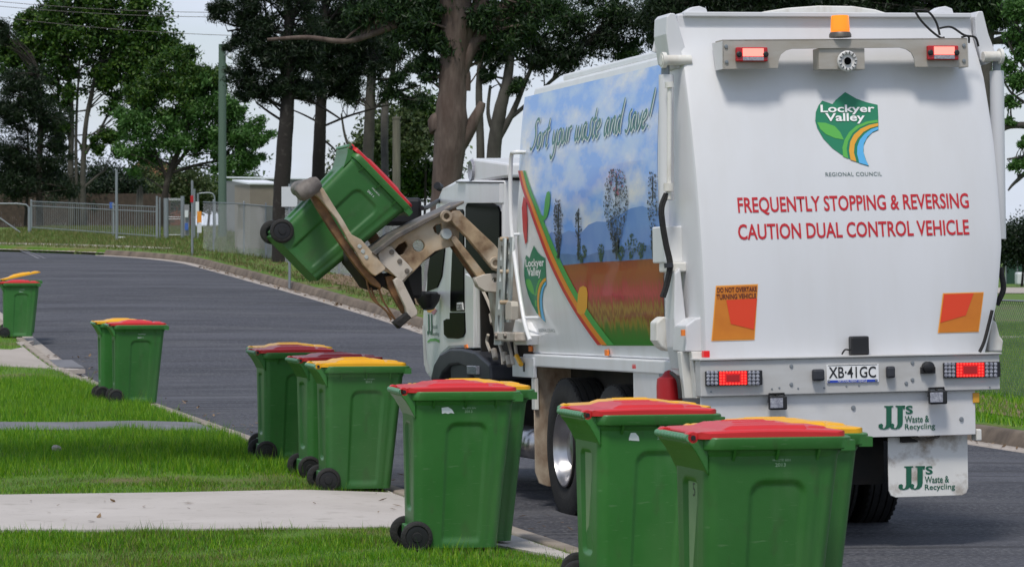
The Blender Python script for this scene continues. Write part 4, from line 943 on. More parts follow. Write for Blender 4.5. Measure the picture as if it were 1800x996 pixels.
def PT(name, s, m, x0, x1, yb0, yb1, yt, y, parent, bold=0., **kw):
    p0 = TR(x0, yb0, y); p1 = TR(x1, yb1, y); pt = TR(x0, yt, y)
    return label_text(name, s, m, flatf(y), parent, p0.x, p1.x, p0.z, pt.z, bold=bold, slope=(p1.z - p0.z) / (p1.x - p0.x), **kw)
PT('plate_characters', 'XB·41GC', 'text_black', 1457, 1540, 664.5, 663, 644.5, yb - .0115, pl, .012)
PT('plate_words', 'NATIONAL HEAVY VEHICLE', 'text_white', 1473, 1524, 671.3, 670.8, 667.3, yb - .0135, pl)
for x, y in ((1457, 669), (1540, 667.5)): m_ = MB(); m_.lathe([(0, .004), (.008, .003), (.009, 0)], TR(x, y, yb - .012), (0, -1, 0), 10); m_.build('plate_screw', 'galv', pl)
for x0, x1, y0, y1 in ((1426, 1446, 648, 669), (1556, 1570, 643, 664)): quad_box('rubber_buffer', x0, y0, x1, y1, yb - .001, .05, 'arch_plastic', bump, .014)
q = quad_box('socket', 1617, 644, 1642, 656, yb - .001, .03, 'black_plastic', bump, .004); p = TR(1629, 645, yb); m_ = MB(); m_.lathe([(0, 0), (.04, 0), (.04, .05), (.02, .06), (0, .06)], p, (0, -1, 0), 18); m_.build('socket_cap', 'black_plastic', q, smooth=True)
for p in ((1391, 643), (1391, 675), (1604, 637), (1604, 667), (1357, 683), (1370, 681), (1403, 682), (1449, 681), (1488, 678), (1510, 677), (1593, 673), (1740, 680), (1250, 688)):
    m_ = MB(); r = .014 if p[1] < 676 and p[1] not in () else .007; m_.lathe([(0, r * .5), (r * .8, r * .45), (r, 0)], TR(*p, yb - .001), (0, -1, 0), 10); m_.build('bolt', 'galv', bump)
cb = quad_box('reversing_sensor', 1491, 590, 1522, 624, yr(1.4) - .004, .07, 'black_plastic', tail, .012)
tube('sensor_cable', spline([TR(1496, 616, -.9), TR(1486, 614, -.93), TR(1480, 622, -.95)], 4), .006, 'rubber', tail, 6)
yp = -.96
a = rq(1233, 764, yp); b = rq(1714, 694, yp); panel = box('rear_panel', (a.x, yp, rq(1714, 763, yp).z), (b.x, yp + .02, b.z + .035), 'panel_white', T, .003)
def jjs(x, y, s, yy, parent):      # x, y: left of baseline; s: height in px of the two capitals
    for k in range(2):
        x0 = x + k * .52 * s
        q = [(.22, 1.0), (.64, 1.0), (.64, .95), (.56, .93), (.56, .22), (.52, .06), (.40, -.05), (.22, -.09), (.04, -.06), (-.05, .03), (-.03, .15), (.09, .19), (.17, .12), (.14, .0), (.20, -.04), (.27, .02), (.31, .14), (.31, .93), (.22, .95)]
        poly = [TR(x0 + a_ * s, y - b_ * s - (a_ * s + k * .52 * s) * .02, yy) for a_, b_ in q]
        conform('big_initial', [[(p.x, p.z) for p in poly]], 'text_green', flatf(yy), parent)
    PT('logo_lettering', "'S", 'text_green', x + 1.08 * s, x + 1.55 * s, y - .62 * s, y - .64 * s, y - 1.02 * s, yy, parent, .03)
    PT('logo_lettering', 'Waste &', 'text_green', x + 1.18 * s, x + 2.3 * s, y - .22 * s, y - .26 * s, y - .54 * s, yy, parent, .012)
    PT('logo_lettering', 'Recycling', 'text_green', x + 1.18 * s, x + 2.58 * s, y + .16 * s, y + .12 * s, y - .17 * s, yy, parent, .012)
jjs(1546, 751, 38, yp - .004, panel)
for x0, y0 in ((1350, 695), (1631, 685)):
    h = quad_box('work_lamp', x0, y0, x0 + 30, y0 + 25, yp - .05, .05, 'black_plastic', panel, .01)
    quad_box('lamp_glass', x0 + 4, y0 + 4, x0 + 26, y0 + 22, yp - .10, .006, 'clear_lens', h, .004)
    tube('lamp_bracket', [TR(x0 + 1, y0 + 12, yp - .06), TR(x0 + 2, y0 - 3, yp - .05), TR(x0 + 28, y0 - 4, yp - .05), TR(x0 + 30, y0 + 12, yp - .06)], .008, 'black_plastic', h, 6)
    tube('lamp_stem', [TR(x0 + 15, y0 - 3, yp - .05), TR(x0 + 15, y0 + 8, yp + .01)], .01, 'black_plastic', h, 6)
for p in ((1690, 736), (1500, 716)): m_ = MB(); m_.lathe([(0, .009), (.014, .008), (.017, 0)], TR(*p, yp - .001), (0, -1, 0), 10); m_.build('bolt', 'galv', panel)
yf_ = -.86
a = TR(1562, 874, yf_); b = TR(1700, 764, yf_); fl = flat_shape([(a.x, b.z), (a.x, a.z + .05), (a.x + .015, a.z + .015), (a.x + .05, a.z), (b.x - .05, a.z), (b.x - .015, a.z + .015), (b.x, a.z + .05), (b.x, b.z)], thick=.014, bevel=.003)
fl.transform(Matrix(((1, 0, 0, 0), (0, 0, -1, yf_), (0, 1, 0, 0), (0, 0, 0, 1)))); flap = finish('mud_flap', fl, 'grimy_flap', T)
jjs(1581, 857, 38, yf_ - .010, flap)
fl2 = flap.data.copy(); 
flapL = bpy.data.objects.new('mud_flap', fl2); COL.objects.link(flapL); flapL.parent = T; flapL.location = (-1.32, 0, .0)
# chain between panel and flap
cp = spline([TR(a, b, -.90) for a, b in ((1604, 766), (1618, 771), (1636, 770), (1652, 764))], 4)
for i in range(len(cp) - 1):
    c = (cp[i] + cp[i + 1]) / 2; d = (cp[i + 1] - cp[i]).normalized(); n_ = Vector((0, 1, 0)) if i % 2 else Vector((0, 0, 1)).cross(d).cross(d).normalized()
    lp = [c + d * .02 * math.cos(t) + n_ * .011 * math.sin(t) for t in [2 * math.pi * k / 10 for k in range(11)]]; m_ = MB(); m_.tube(lp, .004, 5, False); m_.build('chain_link', 'worn_dark_steel', flap, smooth=True)
box('tow_eye', (1.98, -.95, .72), (2.02, -.85, .80), 'grimy_white', T, .008); box('edge_lamp', (1.952, -.97, .98), (2.0, -.90, 1.05), 'logo_amber', T, .006)
# ---- chassis, axles and wheels
mb = MB()
for x in (.62, 1.45): mb.box((x, -.9, .72), (x + .12, 7.9, 1.0))
mb.build('chassis_rail', 'chassis_black', T)
mb = MB(); mb.box((.34, -.75, 1.0), (WB - .3, 5.2, 1.24)); mb.build('subframe', 'chassis_black', T)
mb = MB(); mb.box((.62, -.55, .42), (1.45, 7.2, .74)); mb.build('driveline', 'chassis_black', T)
def wheel(x, y, out, dual=True, name='wheel'):      # out = -1 left, +1 right ; x outer face
    zc = .55 + y * .0166 - x * .0131 - .03; r = .555
    root = None
    for k in range(2 if dual else 1):
        xx = x - out * (.16 + .33 * k)
        mb = MB(); pf = [(.295, -.10), (.33, -.125), (.42, -.142), (.50, -.135), (.535, -.125)]
        for g_ in (-.085, -.03, .03, .085): pf += [(r, g_ - .024), (r, g_ - .006), (r - .014, g_ - .004), (r - .014, g_ + .004), (r, g_ + .006), (r, g_ + .022)]
        pf += [(.535, .125), (.50, .135), (.42, .142), (.33, .125), (.295, .10)]
        mb.lathe(pf, (xx, y, zc), (1, 0, 0), 56)
        for q in range(56):
            t = 2 * math.pi * q / 56
            for sd_ in (-1, 1):
                c = Vector((xx + sd_ * .108, y + math.cos(t) * (r - .012), zc + math.sin(t) * (r - .012))); m2 = Matrix.Translation(c) @ Matrix.Rotation(t - math.pi / 2, 4, 'X'); mb.box((-.012, -.014, -.012), (.012, .014, .010), m2)
        if k == 0: root = mb.build(name, 'rubber', T, smooth=True)
        else: mb.build('inner_tyre', 'rubber', root, smooth=True)
    c = (x, y, zc)
    mb = MB(); mb.lathe([(.295, .05), (.300, .022), (.288, .018), (.278, .045), (.262, .07), (.255, .17), (.235, .20), (.19, .215), (.17, .20), (.15, .18), (.145, .10), (.12, .085), (0, .08)], c, (-out, 0, 0), 48); rim = mb.build('rim', 'alloy', root, smooth=True)
    for q in range(10):
        t = 2 * math.pi * q / 10; m_ = MB(); m_.lathe([(0, -.03), (.014, -.028), (.016, 0)], (x - out * .20, y + .205 * math.cos(t), zc + .205 * math.sin(t)), (-out, 0, 0), 8); m_.build('wheel_nut', 'galv', rim)
    return root
for y in (2.90, 1.55):
    wheel(.05, y, -1); wheel(2.21, y, 1); mb = MB(); mb.tube([(.3, y, .53 + y * .0166), (1.95, y, .51 + y * .0166)], .10, 12); mb.build('axle', 'chassis_black', T)
wheel(.10, 6.65, -1, False); wheel(2.14, 6.65, 1, False)
# wheel arch interior, skirts, tank and flap ahead of the rear wheels
box('inner_arch', (.66, -.7, .60), (.70, 4.1, 1.2), 'chassis_black', T, 0)
sbox('front_bracket_plate', 900, 626, 938, 664, .02, .05, 'white_paint', .006)
a = TS(921, 645, .018); mb = MB(); mb.box((.014, a.y - .02, a.z - .035), (.022, a.y + .02, a.z + .035)); mb.build('slot', 'black_plastic', T)
yq = 3.62; p0 = TR(941, 855, yq); p1 = TR(941, 640, yq)
fl = flat_shape([(p0.x, p0.z + .12), (p0.x + .03, p0.z + .03), (p0.x + .10, p0.z), (p0.x + .55, p0.z), (p0.x + .60, p0.z + .06), (p0.x + .60, p1.z), (p0.x, p1.z)], thick=.02, bevel=.004)
fl.transform(Matrix(((1, 0, 0, 0), (0, 0, -1, yq), (0, 1, 0, 0), (0, 0, 0, 1)))); finish('front_mud_flap', fl, 'muddy_flap', T)
sbox('rear_locker', 1112, 634, 1186, 712, .045, .40, 'panel_white', .01)
sbox('locker_marker', 1111, 639, 1118, 648, .030, .045, 'red_lens_dark', .002)
c = TS(1179, 690, .03); mb = MB(); mb.lathe([(0, .16), (.03, .15), (.05, .12), (.085, .10), (.09, .05), (.09, -.28), (0, -.3)], (.02, c.y, c.z + .0), (0, 0, 1), 20); ex = mb.build('fire_extinguisher', 'red_paint', T, smooth=True)
sbox('extinguisher_bracket', 1158, 656, 1166, 662, -.02, .05, 'galv', .003, ex)
tube('extinguisher_hose', spline([TS(1180, 655, -.06), TS(1192, 668, -.07), TS(1196, 700, -.07)], 5), .014, 'rubber', ex, 6)
c = TS(925, 779, .12); mb = MB(); mb.lathe([(0, -.02), (.08, 0), (.12, .03), (.135, .08), (.135, .55), (.10, .62), (0, .63)], (.22, c.y - .1, c.z), (0, 1, 0), 24); mb.build('air_tank', 'alloy', T, smooth=True)
sbox('battery_box', 836, 650, 905, 790, .2, .6, 'chassis_black', .02)
sbox('side_guard_post', 934, 664, 941, 720, .03, .06, 'grimy_white', .004)
# ---- cab (left side plane at x = 0.02)
xc = .02
prof = [(757, 668), (747, 655), (742, 600), (743, 550), (747, 505), (757, 430), (766, 355), (776, 330), (803, 315), (882, 317), (882, 484), (839, 486), (836, 611), (790, 613), (775, 625), (765, 650)]
pc = [TS(a, b, xc) for a, b in prof]
mb = MB(); mb.prism([(xc, p.y, p.z) for p in pc], (2.16, 0, 0)); cab = mb.build('cab', 'white_paint', T, bevel=.03)
def CP(name, m, px, t0=.012, parent=None, bev=.004):
    mb = MB(); mb.prism([(xc - t0, TS(a, b, xc).y, TS(a, b, xc).z) for a, b in px], (t0 + .02, 0, 0)); return mb.build(name, m, parent or cab, bevel=bev)
# upper sleeper side, roof box seam, rolled deflector
CP('side_fairing_panel', 'white_paint', [(822, 322), (882, 322), (882, 357), (822, 357)], .02)
CP('seam', 'black_plastic', [(806, 319), (882, 320), (882, 322), (806, 321.5)], .024, bev=0)
mb = MB(); c0 = TS(826, 300, .05)
prf = []; n_ = 18
zc_ = TS(826, 299, .0).z; yc_ = TS(822, 299, .0).y; rr2 = .105
ring = [(yc_ + rr2 * math.cos(t), zc_ + rr2 * math.sin(t)) for t in [math.pi / 2 + math.pi * k / n_ * 1.0 for k in range(n_ + 1)]]
fr = [(yc_ + .06 - 0.0, zc_ + .105)]
out_ = [(yc_ + .10 * math.cos(t), zc_ + .105 * math.sin(t)) for t in np.linspace(-math.pi / 2, math.pi / 2, 12)]
back = TS(884, 288, 0).y
poly = out_ + [(back, TS(884, 287, 0).z), (back, zc_ - .105)]
mb.prism([(.04, a, b) for a, b in poly], (2.1, 0, 0)); mb.build('roof_deflector', 'white_paint', cab, bevel=.02)
mb = MB(); mb.lathe([(0, .0), (.05, .0), (.085, .015), (.10, .0), (.098, -.02), (0, -.03)], (.035, yc_ - .0, zc_), (-1, 0, 0), 24); mb.build('deflector_cap', 'clear_lens', cab, smooth=True)
CP('sleeper_window', 'glass_dark', [(821, 364), (823, 358), (830, 355), (866, 357), (877, 362), (881, 372), (881, 482), (872, 484), (850, 484), (836, 482), (822, 470)], .016)
CP('door_window', 'glass_dark', [(757, 452), (762, 395), (765, 385), (783, 385), (783, 440), (778, 485), (770, 505), (752, 512), (753, 480)], .010)
CP('rear_door_window', 'glass_dark', [(798, 371), (801, 368), (814, 368), (816, 372), (817, 547), (793, 547), (793, 520), (797, 430)], .010)
CP('lower_window', 'glass_dark', [(781, 563), (786, 560), (792, 560), (792, 549), (818, 549), (819, 584), (815, 592), (806, 595), (788, 594), (782, 588)], .010)
CP('fleet_number_plate', 'text_white', [(806, 532), (816, 531), (817, 544), (806, 545)], .016, bev=.001)
def cf(off): return lambda a, b: Vector((xc - off, -a, b))
def CT(s, m, x0, x1, yb0, yt, name, bold=0., off=.02):
    p0 = TS(x0, yb0, xc); p1 = TS(x1, yb0, xc); pt = TS(x0, yt, xc); label_text(name, s, m, cf(off), cab, -p0.y, -p1.y, p0.z, pt.z, bold=bold)
CT('22E2', 'text_black', 807, 815.5, 543, 534, 'fleet_number', .03)
def CQ(name, m, px, off): return conform(name, [[(-TS(a, b, xc).y, TS(a, b, xc).z) for a, b in px]], m, cf(off), cab)
CQ('flower_mark', 'logo_amber', [(750, 543), (760, 538), (766, 543), (760, 550), (752, 548)], .004); CQ('flower_mark', 'art_pink_leaf', [(758, 548), (766, 543), (769, 546), (763, 553)], .005)
for k in range(2): CT('J', 'text_green', 751.5 + k * 5, 756 + k * 5, 588, 552, 'big_initial', .04, .004)
CT('Waste &', 'text_green', 759.5, 769, 577, 570, 'logo_lettering', .01, .004); CT('Recycling', 'text_green', 759.5, 772, 591, 583, 'logo_lettering', .01, .004)
CQ('logo_swoosh', 'leaf_green', [(752, 599), (757, 595), (766, 594), (773, 597), (773, 602), (766, 599), (757, 599), (752, 602)], .004)
CQ('door_edge_strip', 'grimy_white', [(743, 572), (747, 572), (750, 630), (757, 655), (752, 656), (746, 640)], .004)  # thin off-white strip down the front edge of the door
mb = MB(); mb.prism([(xc - .02, TS(a, b, xc).y, TS(a, b, xc).z) for a, b in ((821, 480), (836, 487), (836, 612), (826, 612), (822, 560))], (.10, 0, 0)); mb.build('door_pillar', 'white_paint', cab, bevel=.01)
CP('door_marker', 'amber', [(821, 606), (825, 605), (827, 611), (823, 612)], .03, bev=.001)
# black boxes put in for the gap's shade behind the door; wheel arch and step
sbox('cab_gap_shade', 838, 482, 900, 640, .16, 1.9, 'chassis_black', 0)
ycb = TS(838, 540, xc).y; box('cab_back_shade', (.035, ycb - .09, TS(838, 640, xc).z), (2.1, ycb - .05, TS(838, 490, xc).z), 'chassis_black', T, 0)
mb = MB(); arch = [(756, 668), (762, 640), (772, 622), (790, 612), (812, 612), (835, 618), (860, 640), (862, 668), (836, 668), (822, 648), (806, 640), (790, 642), (777, 655), (772, 668)]
mb.prism([(-.03, TS(a, b, -.03).y, TS(a, b, -.03).z) for a, b in arch], (.5, 0, 0)); mb.build('wheel_arch', 'arch_plastic', T, bevel=.02)
sbox('arch_lamp', 820, 642, 837, 658, -.06, .0, 'clear_lens', .006)
sbox('rear_mudguard', 790, 624, 824, 690, .0, .4, 'arch_plastic', .04)
# mirrors
mb = MB(); mb.tube([TS(772, 352, .05), TS(750, 365, -.30), TS(742, 366, -.42)], .02, 8); mr = mb.build('mirror_arm', 'black_plastic', T)
mb = MB(); m0 = TS(716, 372, -.5); mb.box((m0.x - .22, m0.y - .06, m0.z - .12), (m0.x + .12, m0.y + .06, m0.z + .12)); mb.build('top_mirror', 'black_plastic', mr, bevel=.035)
mb = MB(); mb.tube([TS(768, 516, .02), TS(745, 515, -.2), TS(722, 516, -.35)], .018, 8); mr2 = mb.build('mirror_arm', 'black_plastic', T)
mb = MB(); m0 = TS(723, 492, -.42); mb.box((m0.x - .09, m0.y - .05, m0.z - .16), (m0.x + .09, m0.y + .05, m0.z + .14)); mb.build('side_mirror', 'black_plastic', mr2, bevel=.03)
mb = MB(); m0 = TS(752, 520, -.1); mb.lathe([(0, -.13), (.05, -.12), (.10, -.05), (.115, .0), (0, .02)], m0, (0, .2, 1), 20); mb.build('wide_mirror', 'black_plastic', mr2, smooth=True)
mb = MB(); mb.tube([TS(768, 326, -.02), TS(774, 330, .02)], .035, 10); mb.build('roof_marker', 'black_plastic', cab)
# ---- slotted guide bars and hydraulics in the gap
for x0, x1, ya, yz in ((876, 889, 418, 606), (890, 903, 416, 566)):
    xo = -.10 if x0 == 876 else -.06
    tl = TS(x0 + 2, ya, xo); tr = TS(x1, ya, xo); bl = TS(x0 - 6 if x0 == 876 else x0 - 4, yz, xo); br = TS(x1 - 6, yz, xo)
    ol = [(-bl.y, bl.z), (-br.y, br.z), (-tr.y, tr.z), (-tl.y, tl.z)]
    def lerp(u, v): return (ol[0][0] + (ol[1][0] - ol[0][0]) * u + (ol[3][0] - ol[0][0]) * v, ol[0][1] + (ol[2][1] - ol[1][1]) * v)
    holes = [[lerp(.38, v0), lerp(.62, v0), lerp(.62, v1), lerp(.38, v1)] for v0, v1 in ((.08, .28), (.34, .52), (.60, .74), (.80, .93))]
    me = flat_shape(ol, holes, .02, .003); me.transform(Matrix(((0, 0, -1, xo), (-1, 0, 0, 0), (0, 1, 0, 0), (0, 0, 0, 1)))); finish('guide_bar', me, 'bar_grey', T)
for y_ in (420, 477, 531): tube('guide_pin', [TS(880, y_, -.12), TS(898, y_, -.05)], .018, 'beige_steel', T)
sbox('guide_foot', 868, 583, 905, 600, -.12, -.02, 'pale_steel', .012)
for px_ in (873, 889): m_ = MB(); m_.lathe([(0, .02), (.02, .018), (.024, 0)], TS(px_, 590, -.122), (-1, 0, 0), 12); m_.build('bolt', 'worn_dark_steel', T)
CPv = [(888, 562), (888, 535), (892, 529), (898, 530), (899, 538), (898, 562)]
mb = MB(); mb.prism([(-.14, TS(a, b, -.14).y, TS(a, b, -.14).z) for a, b in CPv], (.06, 0, 0)); mb.build('guide_shoe', 'pale_steel', T, bevel=.006)
for cps in (((846, 505), (858, 530), (868, 556)), ((858, 588), (856, 600), (862, 618)), ((876, 600), (882, 620), (884, 640)), ((893, 600), (898, 618), (902, 640)), ((905, 600), (908, 622), (914, 640))):
    tube('hydraulic_line', spline([TS(a, b, .0) for a, b in cps], 4), .014, 'pale_steel', T, 6)
for px_, py_ in ((868, 622), (886, 628), (893, 634), (864, 560)): tube('pipe_fitting', [TS(px_, py_ - 8, .02), TS(px_ + 3, py_ + 8, .02)], .026, 'pale_steel', T, 10)
tube('hose_sleeve', [TS(908, 625, -.02), TS(916, 640, -.02)], .02, 'yellow_paint', T, 8)
poly = [(905, 560), (920, 566), (930, 590), (925, 606), (905, 606), (898, 590)]
mb = MB(); mb.prism([(-.02, TS(a, b, -.02).y, TS(a, b, -.02).z) for a, b in poly], (.1, 0, 0)); mb.build('corner_casting', 'white_paint', T, bevel=.012)
# ---- lifting arm (works across the truck, in front of the hopper)
YA = 4.42
def ap(px, py, y=YA): p = TR(px, py, y); return (p.x, p.z)
arm = empty('lifting_arm'); arm.parent = T
def plate(name, outl, m, y, th, holes=(), parent=None, bevel=.006):
    me = flat_shape([ap(a, b, y) for a, b in outl], [[ap(a, b, y) for a, b in h] for h in holes], th, bevel)
    me.transform(Matrix(((1, 0, 0, 0), (0, 0, -1, y), (0, 1, 0, 0), (0, 0, 0, 1)))); return finish(name, me, m, parent or arm)
plate('boom_plate', [(654, 447), (664, 433), (700, 408), (745, 387), (790, 362), (800, 362), (806, 378), (806, 420), (797, 432), (782, 436), (764, 442), (745, 458), (728, 476), (717, 486), (706, 500), (694, 485), (680, 478), (664, 470)], 'beige_steel', YA, .05,
      holes=[circ(735, 432, 10.5, 18), [(765, 395), (775, 393), (776, 406), (770, 413), (763, 408), (760, 400)], [(692, 440), (700, 430), (712, 424), (716, 432), (708, 446), (698, 450)]])
plate('boom_plate', [(668, 433), (700, 408), (745, 387), (790, 362), (800, 370), (800, 428), (764, 442), (728, 474), (706, 494), (680, 476)], 'rust_shade_steel', YA + .34, .03, holes=[circ(737, 430, 12, 18), [(765, 397), (778, 392), (778, 404), (768, 412)]])
# flange over the boom
pA, pB, pC, pD = ap(649, 444), ap(811, 353), ap(813, 357), ap(655, 449)
mb = MB(); mb.prism([(a, YA - .10, b) for a, b in ([ap(649, 444), ap(692, 411), ap(740, 386), ap(811, 353), ap(811, 358), ap(742, 394), ap(696, 419), ap(656, 449)])], (0, .52, 0)); mb.build('boom_flange', 'worn_dark_steel', arm, bevel=.006)
plate('gusset_plate', [(664, 447), (672, 432), (688, 433), (700, 447), (716, 463), (726, 474), (706, 496), (692, 483), (680, 472), (668, 462)], 'pale_steel', YA - .04, .02)
for p in ((689, 443), (703, 459), (716, 476)): q = ap(*p, YA - .06); m_ = MB(); m_.lathe([(0, .012), (.018, .010), (.022, 0)], (q[0], YA - .05, q[1]), (0, -1, 0), 12); m_.build('bolt', 'worn_dark_steel', arm)
plate('upper_link', [(795, 371), (806, 370), (815, 380), (840, 404), (868, 430), (884, 450), (886, 470), (878, 478), (866, 474), (856, 462), (845, 448), (820, 418), (800, 398), (790, 386), (790, 376)], 'beige_steel', YA - .10, .07)
for c_ in ((784 + 0, 380), (868, 462)):
    q = ap(c_[0] + (2 if c_[0] > 800 else 0), c_[1], YA - .14); m_ = MB(); m_.lathe([(.026, 0), (.026, .03), (.046, .034), (.050, .0)], (q[0], YA - .135, q[1]), (0, -1, 0), 20); m_.build('bearing_ring', 'beige_steel', arm, smooth=True)
q = ap(785, 411, YA - .1); m_ = MB(); m_.lathe([(0, .05), (.042, .048), (.046, .03), (.046, 0)], (q[0], YA - .06, q[1]), (0, -1, 0), 20); m_.build('pivot_cap', 'bar_grey', arm, smooth=True)
plate('lower_link', [(790, 418), (799, 414), (853, 482), (857, 492), (850, 496), (841, 492)], 'beige_steel', YA - .06, .05)
plate('lower_link', [(785, 424), (792, 424), (842, 488), (838, 494), (830, 488)], 'rust_shade_steel', YA + .10, .06)
plate('pivot_casting', [(832, 488), (848, 482), (868, 480), (884, 490), (884, 512), (870, 514), (850, 512), (838, 504)], 'pale_steel', YA - .05, .12, holes=[circ(867, 492, 4, 12)])
plate('pivot_tower', [(862, 508), (884, 470), (905, 465), (915, 520), (925, 600), (900, 600), (875, 600), (866, 540)], 'pale_steel', YA + .05, .2)
for cps in (((676, 470), (700, 452), (735, 452), (770, 428), (800, 420), (840, 470), (866, 500)), ((684, 478), (706, 462), (740, 458), (776, 436), (806, 430), (846, 480), (870, 512))):
    tube('hydraulic_hose', spline([Vector((ap(a, b, YA + .12)[0], YA + .12, ap(a, b, YA + .12)[1])) for a, b in cps], 5), .014, 'rubber', arm, 6)
# grabber fingers around the bin
YG = 4.36
plate('grab_finger', [(547, 339), (557, 326), (567, 331), (590, 368), (603, 388), (612, 404), (617, 412), (634, 421), (655, 445), (677, 470), (676, 474), (659, 485), (652, 481), (638, 466), (621, 436), (612, 424), (606, 412), (590, 384), (560, 348)], 'beige_steel', YG, .05)
plate('finger_web', [(543, 343), (552, 338), (575, 368), (606, 420), (620, 440), (640, 470), (668, 500), (668, 508), (652, 500), (625, 470), (604, 440), (580, 405), (555, 365)], 'rust_shade_steel', YG + .07, .07)  # inner beam: the finger's shaded side put into a darker brown
plate('grab_finger', [(600, 340), (612, 336), (640, 380), (665, 415), (690, 450), (684, 460), (660, 440), (630, 400)], 'rust_shade_steel', 5.42, .05)
plate('grab_body', [(605, 442), (640, 462), (668, 482), (690, 478), (700, 500), (694, 512), (672, 500), (655, 510), (640, 505), (624, 482), (608, 462)], 'chassis_black', YG + .28, .34)
for p in ((631, 433), (637, 442), (643, 452)): q = ap(*p, YG); m_ = MB(); m_.lathe([(0, .006), (.015, .006), (.018, 0)], (q[0], YG - .025, q[1]), (0, -1, 0), 12); m_.build('bolt', 'bar_grey', arm)
plate('lower_jaw', [(691, 492), (697, 488), (707, 495), (722, 525), (732, 545), (733, 552), (721, 560), (714, 553), (711, 538), (700, 516)], 'pale_steel', YG - .02, .06)
plate('jaw_web', [(676, 486), (690, 484), (700, 500), (714, 540), (716, 556), (706, 550), (694, 530), (682, 508)], 'rust_shade_steel', YG + .10, .05)
plate('jaw_arm', [(706, 486), (714, 480), (722, 505), (730, 535), (722, 530), (712, 510)], 'chassis_black', YG + .25, .06)
plate('jaw_pad', [(690, 566), (713, 549), (721, 558), (700, 577)], 'rubber', YG - .02, .12, bevel=.01)
for cps in (((652, 505), (662, 530), (678, 545), (688, 562)), ((664, 500), (672, 525), (684, 545), (700, 570)), ((640, 470), (652, 520), (672, 540), (694, 560))):
    tube('linkage_rod', spline([Vector((ap(a, b, YG + .1)[0], YG + .1, ap(a, b, YG + .1)[1])) for a, b in cps], 5), .009, 'rust_shade_steel', arm, 6)
q0 = TR(541, 332, YG - .10); ax = Vector((.17, 0, .10))
mb = MB(); mb.lathe([(0, -.005), (.05, .0), (.072, .03), (.075, .10), (.070, .17), (.05, .21), (0, .22)], q0 - Vector((.085, 0, .05)), (.86, .15, .5), 24)
mb.build('rubber_roller', 'roller_rubber', arm, smooth=True)
mb = MB(); mb.lathe([(0, 0), (.06, 0), (.065, .03), (.065, .62), (.06, .65), (0, .65)], TR(549, 327, YG + .02), (0, 1, 0), 20); mb.build('rubber_roller', 'roller_rubber', arm, smooth=True)
# ------------------------------------------------------------------ trees
def leaves(name, C, Rr, per, ln, wd, m, parent, droop=.0, flat=.75):
    C = np.asarray(C, float); n = len(C) * per
    c = np.repeat(C, per, 0); r = np.repeat(np.asarray(Rr, float), per)
    per_ = per; sc = RNG.normal(size=(len(C), 3)) * .25
    d = RNG.normal(size=(n, 3)) * (1 + np.repeat(np.abs(sc), per, 0)); 
    p = c + d * (r * .52)[:, None] * np.array([1, 1, flat])
    a = RNG.normal(size=(n, 3)); a[:, 2] -= droop; a /= np.linalg.norm(a, axis=1)[:, None]
    b = np.cross(a, RNG.normal(size=(n, 3))); b /= np.linalg.norm(b, axis=1)[:, None] + 1e-9
    l_ = (ln * RNG.uniform(.6, 1.3, n))[:, None] / 2; w_ = (wd * RNG.uniform(.6, 1.3, n))[:, None] / 2
    k = np.cross(a, b) * w_ * .35
    V = np.stack([p - a * l_, p + b * w_ + k, p + a * l_, p - b * w_ + k], 1).reshape(-1, 3)
    return np_mesh(name, V, np.arange(4 * n).reshape(-1, 4), m, parent)
